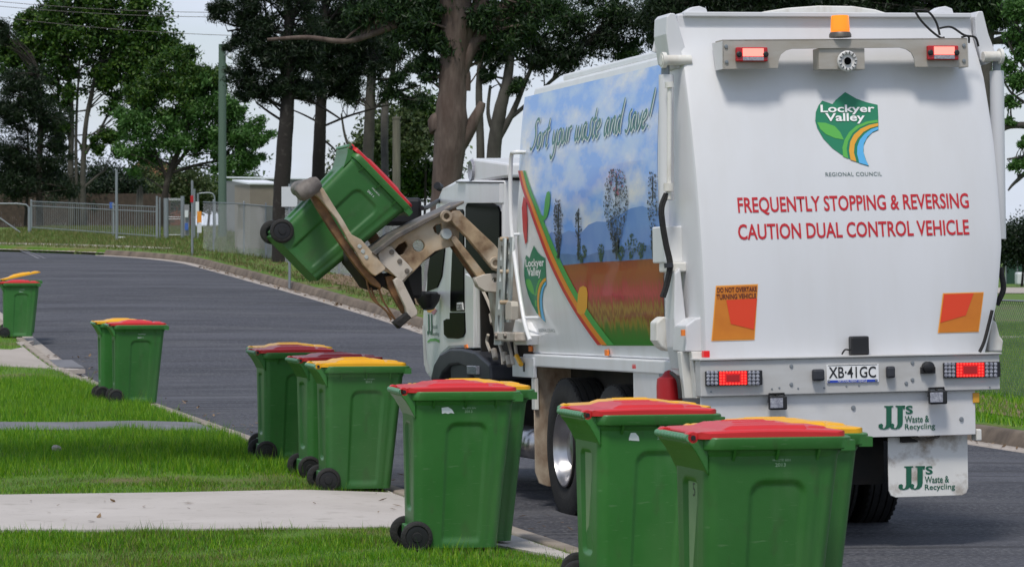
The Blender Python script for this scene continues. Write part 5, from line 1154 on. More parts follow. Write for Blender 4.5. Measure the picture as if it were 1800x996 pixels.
def tree(name, label, cat, Y, trunks, lobes, bark, leaf, ln=.2, wd=.09, per=110, cl=12, sub=.33, dens=1.55, lsz=.80, droop=.0, seed=1, group=None, twig=.035, base=None, limbs=(), depth=.8, flat=.75, both=None, root_y=None):
    rn = random.Random(seed); s = F / Y; cl = int(cl * dens); sub *= 1.12; ln *= lsz; wd *= lsz
    b0 = W(trunks[0][0][0], trunks[0][0][1], Y) if trunks else W(lobes[0][0], lobes[0][1], Y)
    gz = float(elev(b0.x, Y)); t = empty(name, (b0.x, Y, gz)); tag(t, label, cat, group)
    inv = Matrix.Translation((-b0.x, -Y, -gz)); sk = []
    mb = MB()
    for tr_ in list(trunks) + list(limbs):
        pts = [W(p[0], p[1], Y + (p[3] if len(p) > 3 else 0)) for p in tr_]; rs = [p[2] / 2 / s for p in tr_]
        if tr_ in trunks: pts[0].z = min(pts[0].z, gz - .1)
        sp = spline(pts, 5); rr_ = list(np.interp(np.linspace(0, len(rs) - 1, len(sp)), range(len(rs)), rs))
        sp = [p + Vector((rn.uniform(-1, 1), rn.uniform(-1, 1), 0)) * r_ * .035 for p, r_ in zip(sp, rr_)]
        mb.tube([inv @ p for p in sp], rr_, 14); sk += [(p, r_) for p, r_ in zip(sp, rr_)][len(sp) // 4:]
    C = []; R_ = []
    for lb in lobes:
        px, py, rp = lb[:3]; k = int(lb[3] * dens) if len(lb) > 3 else cl
        c0 = W(px, py, Y); r = rp / s
        for _ in range(k):
            while True:
                d = Vector((rn.uniform(-1, 1), rn.uniform(-1, 1), rn.uniform(-1, 1)))
                if d.length < 1: break
            C.append(c0 + Vector((d.x * r, d.y * r * depth * 1.3, d.z * r * .85))); R_.append(r * sub * rn.uniform(.6, 1.25))
    for c, r in zip(C, R_):
        if not sk: break
        if rn.random() < .75:
            best = min(rn.sample(sk, min(14, len(sk))), key=lambda q: (q[0] - c).length + (max(0, q[0].z - c.z)) * .8)
            a = best[0]; m1 = a.lerp(c, .45) + Vector((rn.uniform(-.3, .3), rn.uniform(-.3, .3), rn.uniform(-.1, .35))) * (c - a).length * .3
            r0 = min(best[1] * .5, twig * rn.uniform(.8, 1.8)); mb.tube([inv @ q for q in spline([a, m1, c], 3)], [r0, r0 * .9, r0 * .8, r0 * .65, r0 * .5, r0 * .4, r0 * .25], 5, False)
    mb.build('trunk', bark, t, smooth=True)
    Ci = [tuple(inv @ c) for c in C]
    if both:
        k = int(len(Ci) * both[1]); leaves('crown', Ci[k:], R_[k:], per, ln, wd, leaf, t, droop, flat); leaves('crown_tips', Ci[:k], R_[:k], per, ln, wd, both[0], t, droop, flat)
    else: leaves('crown', Ci, R_, per, ln, wd, leaf, t, droop, flat)
    return t
tree('broadleaf_tree', 'tall multi trunked tree with wide crown at the left behind the picket fence', 'tree', 158,
     [[(128, 395, 13), (124, 300, 11), (126, 200, 9), (118, 110, 6), (112, 30, 3)], [(146, 395, 12), (146, 300, 10), (152, 210, 8), (170, 130, 6), (200, 50, 3)], [(137, 392, 7), (134, 300, 6), (134, 220, 5), (140, 100, 3)]],
     [(60, 75, 42), (105, 40, 50), (165, 30, 50), (225, 40, 50), (275, 60, 40), (285, 95, 30), (30, 130, 38, 8), (90, 110, 45), (150, 100, 48), (210, 100, 48), (250, 120, 40), (70, 170, 34, 7), (120, 165, 30, 6), (190, 150, 34, 8), (225, 165, 30, 7), (180, -20, 60), (110, -20, 50), (250, 10, 40), (45, 40, 25, 6), (20, 90, 30), (140, 65, 50), (80, 30, 34), (240, 85, 46), (100, 215, 26, 6), (215, 195, 28, 6), (180, 230, 26, 5), (215, 250, 26, 5), (165, 265, 22, 4), (110, 260, 22, 4)],
     'bark_grey', 'leaf_mid', .26, .13, 120, 13, .30, seed=3, limbs=[[(125, 250, 6), (105, 190, 4), (100, 130, 3)], [(150, 270, 7), (175, 230, 5), (200, 180, 3)], [(148, 330, 6), (170, 310, 4), (185, 300, 3)], [(152, 215, 5), (165, 150, 4), (160, 90, 3)]])
tree('she_oak', 'dark drooping tree at the far left edge, standing against the sky', 'tree', 150,
     [[(70, 395, 12), (69, 300, 11), (72, 200, 9), (66, 120, 5)], [(44, 395, 6), (50, 300, 5), (48, 220, 3)]],
     [(15, 150, 32), (30, 205, 35), (60, 190, 35), (95, 200, 32, 9), (20, 270, 40), (75, 255, 35, 8), (100, 270, 26, 6), (40, 315, 38), (10, 330, 40), (60, 140, 30, 7), (0, 60, 25), (70, 300, 36, 10), (0, 270, 40), (110, 330, 34, 9), (10, 190, 30)],
     'bark_dark', 'leaf_dark', .30, .05, 130, 12, .34, droop=.8, seed=5)
tree('feathery_tree', 'bright green feathery tree with a leaning trunk behind the wire gate', 'tree', 140,
     [[(285, 400, 13), (290, 345, 12), (300, 300, 11), (318, 255, 9), (335, 200, 6), (330, 130, 3)], ],
     [(320, 100, 26, 8), (285, 130, 34), (330, 140, 38), (375, 130, 30, 9), (255, 165, 36), (300, 180, 44), (350, 185, 44), (395, 190, 38), (235, 215, 34), (280, 230, 42), (330, 235, 46), (380, 240, 44), (425, 225, 40), (452, 240, 26, 8), (445, 275, 28, 8), (400, 285, 34, 9), (225, 260, 28, 7), (250, 285, 26, 5), (430, 305, 18, 4), (360, 150, 30)],
     'bark_dark', 'leaf_bright', .26, .085, 140, 13, .30, droop=.5, seed=8, limbs=[[(302, 300, 8), (330, 265, 6), (370, 225, 4)], [(296, 320, 7), (275, 270, 5), (255, 220, 3)], [(300, 305, 6), (345, 290, 5), (400, 280, 3)]], both=('leaf_mid', .35))
# background bushes seen under the crowns
def bush(label, Y, px, py, rp, leaf, seed, per=120, ln=.22, wd=.12, k=12, name='bush', group='bushes behind the far fences', cat='bush'):
    s = F / Y; c = W(px, py, Y); gz = float(elev(c.x, Y)); h = (c.z - gz)
    yb = 445 + (1.86 - gz) * s
    rp *= 1.25; k = int(k * 1.6)
    return tree(name, label, cat, Y, [[(px, yb, 5), (px + 3, (py + yb) / 2, 4), (px, py, 2)]], [(px, py, rp, k), (px - rp * .6, py + rp * .5, rp * .7, k // 2), (px + rp * .6, py + rp * .5, rp * .7, k // 2)], 'bark_dark', leaf, ln, wd, per, 12, .42, seed=seed, group=group)
for i, (Y, px, py, rp, lf, lab) in enumerate([
    (170, 12, 330, 45, 'leaf_dark', 'dark bush at the left frame edge behind the tubular rail'),
    (172, 85, 345, 36, 'leaf_dark', 'dark bush between the left she oak and the multi trunked tree'),
    (168, 165, 350, 32, 'leaf_dark', 'dark bush just right of the multi trunked tree'),
    (168, 215, 335, 30, 'leaf_dark', 'dark bush in front of the brick house'),
    (176, 45, 300, 40, 'leaf_dark', 'tall dark bush behind the she oak, above the tubular rail'),
    (177, 118, 320, 36, 'leaf_dark', 'tall dark bush immediately behind the twin grey trunks, left side'),
    (174, 190, 318, 34, 'leaf_dark', 'tall dark bush to the right of the twin grey trunks'),
    (178, 242, 330, 30, 'leaf_mid', 'green bush hanging over the brick house roof'),
    (175, 265, 320, 34, 'leaf_far', 'pale bush right of the brick house'),
    (172, 325, 320, 34, 'leaf_far', 'pale bush between leaning trunk and green power pole'),
    (175, 365, 335, 28, 'leaf_mid', 'green bush immediately left of the green power pole'),
    (178, 425, 335, 30, 'leaf_mid', 'green bush between the power pole and the beige shed'),
    (125, 640, 300, 42, 'leaf_far', 'light bush behind the lifted bin lid'),
    (122, 735, 290, 48, 'leaf_mid', 'large bush between the timber post and the big gum trunk'),
    (120, 690, 230, 42, 'leaf_far', 'tall airy bush rising behind the timber post'),
    (121, 745, 200, 34, 'leaf_mid', 'bush top just left of the big gum trunk at mid height')]):
    bush(lab, Y, px, py, rp, lf, 20 + i)
# dark pines
tree('pine_tree', 'dark trunked pine beside the beige shed, nearer the sign post', 'tree', 95,
     [[(494, 450, 33), (494, 360, 30), (500, 260, 28), (506, 170, 24), (508, 80, 18), (505, -10, 12)]],
     [(430, 130, 30), (470, 110, 34), (440, 165, 22, 7), (520, 120, 38), (480, 60, 45), (540, 55, 40), (430, 35, 36), (395, 20, 26, 8), (500, 150, 30), (545, 155, 24), (455, 5, 36), (520, 0, 40), (410, 75, 20, 5), (480, -40, 50), (480, 165, 24, 7), (530, 90, 36), (450, 90, 34)],
     'pine_bark', 'leaf_dark', .20, .035, 170, 12, .34, droop=.2, seed=41, limbs=[[(500, 190, 7), (470, 175, 5), (440, 170, 3)], [(505, 170, 7), (550, 180, 5), (600, 210, 3)], [(500, 215, 5), (470, 195, 4), (450, 180, 3)], [(505, 60, 8), (450, 50, 5), (400, 55, 3)], [(440, 50, 4), (395, 40, 3), (370, 15, 2)]])
tree('pine_tree', 'slimmer dark trunked pine right of the shed, directly above the lifted bin', 'tree', 98,
     [[(560, 450, 26), (559, 340, 24), (562, 240, 22), (566, 150, 18), (570, 50, 14), (572, -20, 9)]],
     [(575, 130, 34), (610, 110, 30), (590, 60, 40), (640, 70, 36), (560, 20, 40), (620, 15, 38), (600, 160, 24), (545, 100, 26), (660, 120, 24, 7), (590, -40, 50), (560, 80, 36), (620, 140, 26, 8), (600, 85, 36)],
     'pine_bark', 'leaf_dark', .20, .035, 170, 12, .34, droop=.2, seed=42, limbs=[[(562, 240, 5), (590, 265, 3), (600, 290, 2)], [(560, 215, 4), (530, 200, 3), (505, 190, 2)], [(562, 225, 4), (610, 205, 4), (660, 190, 3)], [(566, 150, 5), (620, 130, 4), (670, 100, 2)]])
tree('spotted_tree', 'lichen spotted straight tree between the pines and the timber post', 'tree', 102,
     [[(641, 440, 23), (644, 330, 21), (648, 250, 20), (652, 150, 17), (658, 50, 14), (660, -20, 10)], [(680, 440, 12), (676, 200, 14, 3), (690, 130, 9, 3), (700, 60, 6, 3)]],
     [(640, 40, 44), (690, 30, 40), (690, 90, 34), (720, 60, 34), (640, 110, 30, 7), (720, 130, 24, 6), (670, -20, 50), (740, 10, 40), (610, 30, 36), (690, 150, 30, 7), (735, 175, 26, 6), (615, 175, 24, 6), (665, 60, 40), (715, 0, 44)],
     'bark_grey', 'leaf_gum', .22, .05, 130, 11, .34, droop=.8, seed=43, limbs=[[(648, 200, 6), (690, 165, 5), (740, 150, 3)], [(648, 185, 6), (600, 150, 4), (575, 125, 3)], [(648, 140, 5), (700, 135, 4), (745, 105, 3)], [(640, 300, 5), (610, 250, 5), (600, 200, 3)]])
tree('gum_tree', 'huge brown barked gum tree with heavy limbs beside the truck cab', 'tree', 78,
     [[(772, 600, 80), (776, 500, 66), (780, 400, 54), (784, 330, 50), (790, 260, 58), (793, 220, 60), (795, 160, 50), (798, 100, 50), (802, 40, 56), (800, 0, 60), (798, -40, 60)]],
     [(760, 90, 36), (745, 50, 38), (770, 20, 36), (720, 20, 36), (860, 30, 40), (900, 60, 36), (850, 90, 20, 5), (680, 10, 40), (750, 120, 26, 8), (940, 20, 40), (640, 30, 30, 6), (800, -50, 60)],
     'bark_gum', 'leaf_gum', .19, .05, 150, 11, .34, droop=.9, seed=44, twig=.04,
     limbs=[[(806, 130, 34), (826, 90, 26), (860, 45, 22), (898, -5, 20), (915, -40, 16)], [(800, 90, 34), (830, 40, 30), (850, -10, 26)], [(792, 40, 34), (770, 15, 18), (750, 20, 16), (700, 42, 13), (655, 60, 11), (605, 73, 10), (540, 66, 8), (470, 70, 6)],
            [(800, 270, 28), (824, 230, 24), (842, 195, 18), (848, 180, 12)], [(770, 230, 30), (766, 214, 28), (775, 205, 22)], [(806, 110, 22), (818, 130, 18), (820, 160, 14)], [(782, 125, 12), (800, 140, 10), (818, 157, 7)],
            [(812, 220, 20), (810, 180, 18), (815, 120, 16)], [(750, 20, 6), (740, 60, 3), (720, 80, 2)]])
tree('gum_tree', 'smooth grey gum with twin stems rising directly over the truck cab roof', 'tree', 92,
     [[(868, 440, 28), (868, 280, 26), (878, 200, 24), (892, 140, 18), (900, 60, 14), (910, -20, 10)], [(842, 440, 16), (845, 280, 15), (842, 150, 12), (850, 60, 8), (860, -20, 6)]],
     [(880, 90, 36), (930, 90, 44), (980, 90, 46), (1030, 70, 50), (1080, 50, 50), (1130, 40, 50), (930, 30, 50), (990, 20, 50), (870, 30, 40), (1060, 0, 50), (1140, -5, 50), (1100, 90, 30, 8), (905, 150, 20, 5), (860, 130, 16, 4)],
     'bark_grey', 'leaf_gum', .20, .05, 150, 12, .34, droop=.9, seed=45, both=('leaf_dark', .5),
     limbs=[[(872, 250, 14), (900, 200, 11), (925, 140, 8), (960, 60, 5)], [(880, 220, 9), (930, 180, 7), (1000, 110, 5), (1060, 40, 3)], [(870, 240, 9), (858, 200, 7), (862, 150, 5)]])
tree('gum_tree', 'gum tree behind the truck body, dark leaves over the middle of the tailgate', 'tree', 84,
     [[(1290, 520, 30), (1280, 300, 24), (1270, 120, 20), (1260, 10, 14)]],
     [(1180, 25, 45), (1240, 5, 50), (1300, 10, 50), (1370, 0, 50), (1430, 5, 45), (1320, -40, 60), (1220, -40, 60), (1170, 60, 30)],
     'bark_grey', 'leaf_dark', .20, .05, 170, 15, .34, droop=.9, seed=46)
tree('gum_tree', 'gum tree behind the top right corner of the truck with one pale trunk', 'tree', 80,
     [[(1735, 560, 30), (1730, 300, 24), (1735, 100, 20), (1745, 20, 16), (1752, -30, 12)]],
     [(1490, 5, 45), (1550, 0, 50), (1610, 5, 50), (1670, 10, 46), (1720, 20, 40), (1760, 20, 34), (1580, -40, 60), (1690, -30, 50), (1780, 70, 20, 6)],
     'bark_grey', 'leaf_gum', .20, .05, 160, 14, .34, droop=.9, seed=47, both=('leaf_dark', .5))
tree('gum_tree', 'spreading gum at the right frame edge with bare crooked branches', 'tree', 66,
     [[(1860, 520, 34), (1850, 330, 28), (1840, 200, 22), (1820, 80, 16), (1800, -10, 12)]],
     [(1765, 120, 18, 5), (1785, 150, 20, 6), (1775, 180, 14, 4), (1790, 20, 26, 9), (1800, 90, 20, 8), (1780, 60, 14, 4), (1790, 290, 16, 6), (1775, 215, 10, 3), (1815, 140, 30), (1795, 250, 12, 4), (1830, 40, 40), (1860, 120, 50)],
     'bark_grey', 'leaf_bright', .13, .045, 90, 10, .42, droop=.5, seed=48, twig=.02,
     limbs=[[(1850, 330, 16), (1815, 300, 11), (1785, 320, 6), (1772, 335, 3)], [(1845, 240, 18), (1810, 222, 14), (1775, 222, 10), (1752, 235, 5)], [(1840, 200, 12), (1810, 130, 8), (1780, 90, 5), (1768, 60, 3)], [(1845, 260, 10), (1800, 275, 6), (1770, 280, 3)], [(1820, 100, 10), (1795, 60, 6), (1775, 10, 4)], [(1800, 180, 6), (1775, 160, 4), (1760, 130, 2)]])
bush('dark rounded tree standing beyond the field at the right frame edge', 190, 1796, 420, 34, 'leaf_dark', 71, name='field_tree', cat='tree', group=None, k=20)
bush('dark hedge like tree farther along the field, left of the rounded one', 230, 1762, 430, 22, 'leaf_dark', 72, name='field_tree', cat='tree', group=None, k=16)
# street tree rooted just outside the left of the view; its branches reach over the lawn above the frame and shade it
tree('street_tree', 'leafy street tree beside the left lawn, branches above the view', 'tree', 28.5,
     [[(-420, 857, 60), (-410, 400, 48), (-380, 0, 36), (-300, -250, 24)]], [(-100, -420, 280, 50), (150, -380, 230, 40), (-400, -450, 300, 40), (0, -650, 280, 40), (380, -400, 180, 20)],
     'bark_grey', 'leaf_mid', .13, .06, 110, 14, .30, seed=60, limbs=[[(-385, 0, 26), (-250, -250, 18), (0, -380, 12), (200, -400, 6)]], dens=1.3)

# ------------------------------------------------------------------ fences, posts, sheds
def gpt(px, Y, h=0.0):
    x = (px - 900) / F * Y; return Vector((x, Y, float(elev(x, Y)) + h))
def fence_line(name, label, pts, h, post_every, cat='fence', wire=.09, wd=.010, top=True, pr_=.025, wm='galv_wire'):
    t = empty(name, pts[0]); tag(t, label, cat); inv = Matrix.Translation(-pts[0])
    seg = [0.]; 
    for a, b in zip(pts, pts[1:]): seg.append(seg[-1] + (b.xy - a.xy).length)
    def at(s_):
        i = min(max(int(np.searchsorted(seg, s_)) - 1, 0), len(pts) - 2); return pts[i].lerp(pts[i + 1], (s_ - seg[i]) / (seg[i + 1] - seg[i]))
    s_ = 0.; n = 0
    while s_ <= seg[-1] + .01:
        p = inv @ at(min(s_, seg[-1])); mb = MB(); mb.tube([p + Vector((0, 0, -.2)), p + Vector((0, 0, h + .06))], pr_, 8); mb.lathe([(pr_ * 1.15, 0), (pr_ * .8, .02), (0, .03)], p + Vector((0, 0, h + .06)), (0, 0, 1), 8); mb.build('post', 'galv', t, smooth=True); s_ += post_every
    V = []; Fq = []
    L_ = seg[-1]; k = int(L_ / wire)
    for i in range(k):
        for sg in (1, -1):
            a = i * wire; b = a + h * sg
            if b < 0 or b > L_:
                bb = min(max(b, 0), L_); z1 = h * abs(bb - a) / h
            else: bb = b; z1 = h
            p = inv @ at(a); q = inv @ at(bb) + Vector((0, 0, z1)); d = (q - p).normalized(); n_ = d.cross(Vector((0, 1, 0))).normalized() * wd / 2; e_ = Vector((0, wd / 2, 0))
            j = len(V); V += [p - n_, p + n_, q + n_, q - n_]; Fq.append((j, j + 1, j + 2, j + 3))
            if b > L_ or b < 0: continue
    mesh_obj('wire_mesh', V, Fq, wm, t)
    if top:
        for hh in (h,) + ((.06,) if top == 2 else ()):
            mb = MB(); mb.tube([inv @ at(L_ * i / 30) + Vector((0, 0, hh)) for i in range(31)], .014, 6); mb.build('rail', 'galv', t)
    return t
fo = edge(HWR + 1.9, 1)[:kR_end + 60]
fl_ = [Vector((x, y, float(elev(x, y)))) for x, y in fo if y > 60 and 900 + F * x / y > 346]; fl_ = fl_[::6] + [fl_[-1]]
fence_line('wire_fence', 'grey chain wire fence following the far kerb from the gate past the pines', fl_, 1.5, 3.0, wire=.10, wd=.008)
fo2 = edge(HWR + 2.9, 1); fr_ = [Vector((x, y, float(elev(x, y)))) for x, y in fo2 if 34 < y < 60][::6]
fence_line('wire_fence', 'grey chain wire fence in front of the green field at the right edge', fr_, 1.25, 2.9, wire=.07, wd=.006, wm='wire_dark')
# picket (pool style) fence at the top of the rise
A0, A1 = gpt(55, 135), gpt(276, 120)
t = empty('picket_fence', A0); tag(t, 'grey tubular steel picket fence before the trees at upper left', 'fence'); dv = A1 - A0
npk = 58
for i in range(npk):
    p = dv * ((i + .5) / npk); mb = MB(); mb.box((p.x - .007, p.y - .007, p.z + .03), (p.x + .007, p.y + .007, p.z + 1.13)); mb.build('picket', 'galv', t)
for hh in (.10, .95, 1.13):
    mb = MB(); mb.tube([Vector((0, 0, hh)), dv + Vector((0, 0, hh))], .018, 6); mb.build('rail', 'galv', t)
for f_ in (0, .68, 1.0):
    mb = MB(); p = dv * f_; mb.box((p.x - .035, p.y - .035, p.z - .1), (p.x + .035, p.y + .035, p.z + 1.2)); mb.build('post', 'galv', t, bevel=.006)
mb = MB(); p = dv * .665; mb.box((p.x - .06, p.y - .06, p.z + 1.0), (p.x + .06, p.y + .05, p.z + 1.22)); mb.build('latch', 'blue_paint', t)
# tubular rail at far left
t = empty('tubular_rail', gpt(0, 130)); tag(t, 'bent grey pipe rail with diagonal brace at the left frame edge', 'rail'); inv = Matrix.Translation(-gpt(0, 130))
for nm, ps_ in (('pipe', [gpt(-40, 130, 1.1), gpt(30, 130, 1.1), gpt(46, 130, 1.06), gpt(50, 130, .98), gpt(51, 130, .9)]), ('brace', [gpt(-20, 130, .85), gpt(36, 130, .0)])):
    mb = MB(); mb.tube([inv @ p for p in ps_], .028, 8); mb.build(nm, 'galv', t, smooth=True)
mb = MB(); mb.tube([inv @ gpt(52, 130, -.1), inv @ gpt(52, 130, .98)], .065, 10); mb.build('post', 'galv', t, smooth=True)
# gate assembly
t = empty('wire_gate', gpt(300, 121)); tag(t, 'tall wire mesh pedestrian gate with grey posts and notices', 'gate'); inv = Matrix.Translation(-gpt(300, 121))
for px, hh, r in ((276, 1.5, .04), (281, 1.45, .03), (292, 1.42, .09), (321, 1.5, .07), (341, 1.75, .06), (348, 1.6, .04)):
    mb = MB(); p = inv @ gpt(px, 121); mb.tube([p + Vector((0, 0, -.1)), p + Vector((0, 0, hh))], r, 10); mb.build('post', 'galv', t, smooth=True)
for hh in (1.4, 1.35, .75, .68, .12):
    mb = MB(); mb.tube([inv @ gpt(296, 121, hh), inv @ gpt(319, 121, hh)], .016, 6); mb.build('rail', 'galv', t)
V = []; Fq = []
for i in range(-20, 12):
    for sg in (1, -1):
        x0_ = i * .06; p = inv @ gpt(297, 121, .12); 
        a = Vector((p.x + x0_ if sg > 0 else p.x + .46 - x0_, 0, p.z)); 
        for st in range(24):
            z0_ = st * .05; xa = x0_ + z0_; xb = xa + .05
            if xa < 0 or xb > .46: continue
            xa_, xb_ = (p.x + xa, p.x + xb) if sg > 0 else (p.x + .46 - xa, p.x + .46 - xb)
            j = len(V); V += [(xa_ - .004, 0, p.z + z0_), (xa_ + .004, 0, p.z + z0_), (xb_ + .004, 0, p.z + z0_ + .05), (xb_ - .004, 0, p.z + z0_ + .05)]; Fq.append((j, j + 1, j + 2, j + 3))
mesh_obj('wire_mesh', V, Fq, 'galv_wire', t)
def board(name, px0, px1, h0, h1, Y, m, par, th=.02):
    a = inv @ gpt(px0, Y, h0); b = inv @ gpt(px1, Y, h1); mb = MB(); mb.box((a.x, a.y - .02 - th, min(a.z, b.z)), (b.x, a.y - .02, max(a.z, b.z))); return mb.build(name, m, par)
board('notice', 324, 333, .1, 1.2, 120.8, 'grey_sheet', t); board('notice', 325, 331, .75, 1.0, 120.7, 'sign_white', t); board('notice', 325, 331, .3, .55, 120.7, 'blue_paint', t)
board('notice', 344, 350, .8, 1.3, 120.8, 'sign_white', t)
t2 = empty('top_rail_frame', gpt(375, 118)); tag(t2, 'bent pipe frame standing behind the wire fence left of the shed', 'pipe frame'); inv = Matrix.Translation(-gpt(375, 118))
mb = MB(); mb.tube(spline([inv @ gpt(350, 118, 1.62), inv @ gpt(368, 118, 1.64), inv @ gpt(376, 118, 1.55), inv @ gpt(378, 118, 1.2), inv @ gpt(378, 118, 0)], 5), .025, 8); mb.build('pipe', 'galv', t2, smooth=True)
# posts and signs
def post(name, label, cat, px, Y, h, r, m, r1=None, square=False):
    p = gpt(px, Y); t = empty(name, p); tag(t, label, cat)
    mb = MB(); mb.tube([(0, 0, -.3), (0, 0, h * .5), (0, 0, h)], [r, ((r1 or r) + r) / 2, r1 or r], 14); mb.build('pole', m, t, smooth=True); return t
post('sign_post', 'bare grey steel post on the grass at the end of the far kerb', 'post', 205, 118, 2.45, .045, 'galv')
t = post('sign_post', 'thin grey post beside the gate carrying small orange and white tags', 'post', 338, 101, 2.2, .035, 'galv')
mb = MB(); mb.box((.15, -.05, .95), (.28, -.03, 1.28)); mb.build('tag', 'sign_orange', t); mb = MB(); mb.box((.15, -.05, .65), (.28, -.03, .93)); mb.build('tag', 'sign_white', t); mb = MB(); mb.tube([(0, 0, 1.1), (.2, -.02, 1.1)], .01, 6); mb.build('bracket', 'galv', t)
mb = MB(); mb.box((-.05, -.05, 1.55), (.04, -.035, 1.75)); mb.build('tag', 'red_paint', t)
t = post('road_sign', 'grey post with the blank white back of a square sign near the pine', 'sign', 509, 82, 2.35, .032, 'galv')
mb = MB(); mb.box((-.19, -.05, 1.80), (.19, -.035, 2.28)); mb.build('sign_plate', 'sign_white', t, bevel=.005)
t = post('power_pole', 'tall greenish timber power pole with a small lamp, behind the wire fence', 'pole', 391, 122, 6.9, .155, 'green_pole', .13)
mb = MB(); mb.tube([(.1, -.1, 6.5), (.22, -.2, 6.55)], .03, 8); mb.build('lamp_arm', 'galv', t); mb = MB(); mb.lathe([(0, 0), (.06, .01), (.09, .06), (.08, .14), (0, .18)], (.24, -.2, 6.42), (.5, -.3, .2), 14); mb.build('lamp_head', 'sign_white', t, smooth=True)
t = post('timber_post', 'weathered round timber post with a flat top behind the lifted bin', 'post', 697, 96, 5.6 - 1.6, .118, 'timber_pole', .112)
mb = MB(); mb.lathe([(.125, -.02), (.125, .03), (0, .05)], (0, 0, 4.0), (0, 0, 1), 14); mb.build('cap', 'timber_pole', t)
# overhead wires
for k, (ya, yb2) in enumerate(((-6, 22), (2, 30), (18, 66))):
    pts = [W(-100 + 620 * i / 20, ya + (yb2 - ya) * i / 20 + 10 * math.sin(math.pi * i / 20), 118) for i in range(21)]
    o = tube('overhead_wire', pts, .010, 'black_plastic', None, 5); tag(o, ['topmost overhead wire across the sky at upper left', 'middle overhead wire across the sky at upper left', 'lowest overhead wire sloping across the sky at upper left'][k], 'wire', 'overhead wires')
# beige shed
def shed(name, label, p0, p1, depth, h, wall, roofm, ridges=26, over=.06):
    t = empty(name, p0); tag(t, label, 'shed'); d = (p1 - p0); d.z = 0; L_ = d.length; d.normalize(); n_ = Vector((-d.y, d.x, 0))
    mb = MB(); prof = []; k = ridges * 4
    for i in range(k + 1): prof.append((L_ * i / k, (-.012 if i % 4 in (1, 2) else 0)))
    pts = [d * u_ + n_ * v_ for u_, v_ in prof] + [d * L_ + n_ * depth, n_ * depth]
    mb.prism([p + Vector((0, 0, -.3)) for p in pts], (0, 0, h + .3)); mb.build('wall', wall, t)
    mb = MB(); mb.prism([-d * over - n_ * over + Vector((0, 0, h)), d * (L_ + over) - n_ * over + Vector((0, 0, h)), d * (L_ + over) + n_ * (depth + over) + Vector((0, 0, h + .12)), -d * over + n_ * (depth + over) + Vector((0, 0, h + .12))], (0, 0, .05)); mb.build('roof', roofm, t); return t
shed('garden_shed', 'small beige corrugated metal shed behind the wire fence', gpt(439, 106), gpt(491, 106.5), 1.1, 2.02, 'shed_beige', 'shed_roof')
shed('long_shed', 'long low shed with a pale roof between the two dark pines', gpt(470, 128), gpt(640, 130), 4.0, 2.05, 'grey_sheet', 'shed_roof', 40)
# brick house with tiled roof
p = gpt(205, 182); t = empty('brick_house', p); tag(t, 'brick house with pale tiled roof glimpsed between the trees', 'house')
mb = MB(); mb.box((0, 0, -.3), (3.6, 5, 2.3)); mb.build('wall', 'brick', t)
mb = MB(); mb.prism([(-.3, -.3, 2.3), (3.9, -.3, 2.3), (2.4, -.3, 3.6), (1.2, -.3, 3.6)], (0, 5.5, 0)); mb.build('roof', 'roof_tile', t)
for x in (.5, 1.9): wq = MB(); wq.box((x, -.04, .9), (x + .8, .02, 1.9)); f = wq.build('window', 'glass_dark', t); wq = MB(); wq.box((x - .04, -.07, 1.38), (x + .84, -.042, 1.42)); wq.build('glazing_bar', 'sign_white', f)
# dark paling fence behind the picket fence
p0, p1 = gpt(-60, 168), gpt(300, 166); t = empty('paling_fence', p0); tag(t, 'dark weathered timber paling fence under the left trees', 'fence')
n = 96; d = p1 - p0
for i in range(n):
    a = d * (i / n); b = d * ((i + .92) / n); mb = MB(); mb.box((a.x, a.y - .01, a.z - .2), (b.x, a.y + .015, a.z + 1.7 + .04 * math.sin(i * 3.1))); mb.build('paling', 'fence_timber', t)
mb = MB(); mb.box((0, .02, .3), (d.x, .08, .4)); mb.build('rail', 'fence_timber', t)
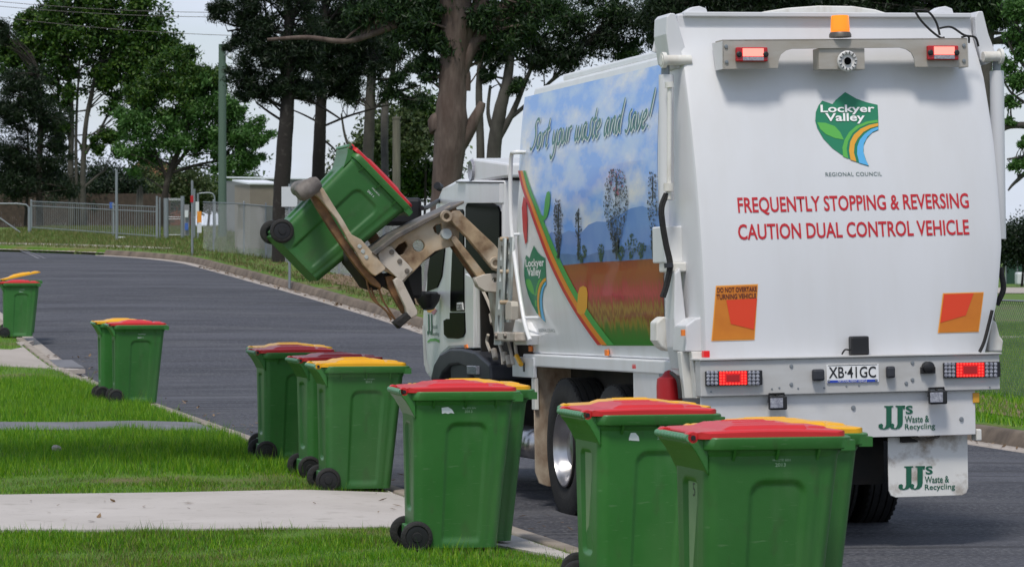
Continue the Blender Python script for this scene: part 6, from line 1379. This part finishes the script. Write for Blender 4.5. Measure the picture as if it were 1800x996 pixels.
# stacked timber poles leaning by the gate
for k, (xa, xb, hh) in enumerate(((238, 243, 1.6), (244, 247, 1.75), (250, 249, 1.7))):
    a = gpt(xa, 140); t = empty('leaning_plank', a); tag(t, ['leftmost of three grey planks leaning behind the picket fence', 'middle of three grey planks leaning behind the picket fence', 'rightmost of three grey planks leaning behind the picket fence'][k], 'plank', 'leaning grey planks')
    b = gpt(xb, 140.3, hh) - a; mb = MB(); mb.tube([(0, 0, -.05), b], .06, 6); mb.build('board', 'bark_grey', t)
# far right field: sports cage, crates, path strips
p = gpt(1768, 205); t = empty('practice_cage', p); tag(t, 'dark green netted cage far across the field at right edge', 'cage')
for i in range(5):
    mb = MB(); mb.tube([(i * .7, 0, 0), (i * .7, 0, 1.9)], .04, 6); mb.build('post', 'galv', t)
mb = MB(); mb.box((0, .02, .02), (2.8, .05, 1.8)); mb.build('netting', 'netting', t)
p = gpt(1788, 200); o = box('water_tank', (p.x, p.y, p.z), (p.x + 1.6, p.y + 1, p.z + .75), 'sign_white', None, .1); tag(o, 'pale low tank in front of the netted cage across the field', 'tank')
def fstrip(y0, y1, m):
    a = G(1600, y0); b = G(2000, y0); c_ = G(2000, y1); d_ = G(1600, y1)
    o = mesh_obj('path', [(q.x, q.y, .03) for q in (a, b, c_, d_)], [(0, 1, 2, 3)], m); tag(o, kind='structure')
fstrip(596, 592, 'concrete'); fstrip(516, 506, 'concrete')
# small pale stone and scraps on the grass
for k, (px, py) in enumerate(((98, 799),)):
    q = G(px, py, 0); mb = MB(); mb.lathe([(0, 0), (.035, .005), (.05, .03), (.035, .055), (0, .065)], (0, 0, 0), (.2, .3, 1), 9); o = mb.build('pebble', 'concrete', None, smooth=True); o.location = (q.x, q.y, .03); tag(o, 'small pale stone lying in the lawn at lower left', 'stone')
q = gpt(207, 121); o = box('paper_scrap', (q.x, q.y, q.z), (q.x + .25, q.y + .3, q.z + .06), 'sign_white', None, .02); tag(o, 'scrap of white paper on the grass right of the bare steel post', 'paper')
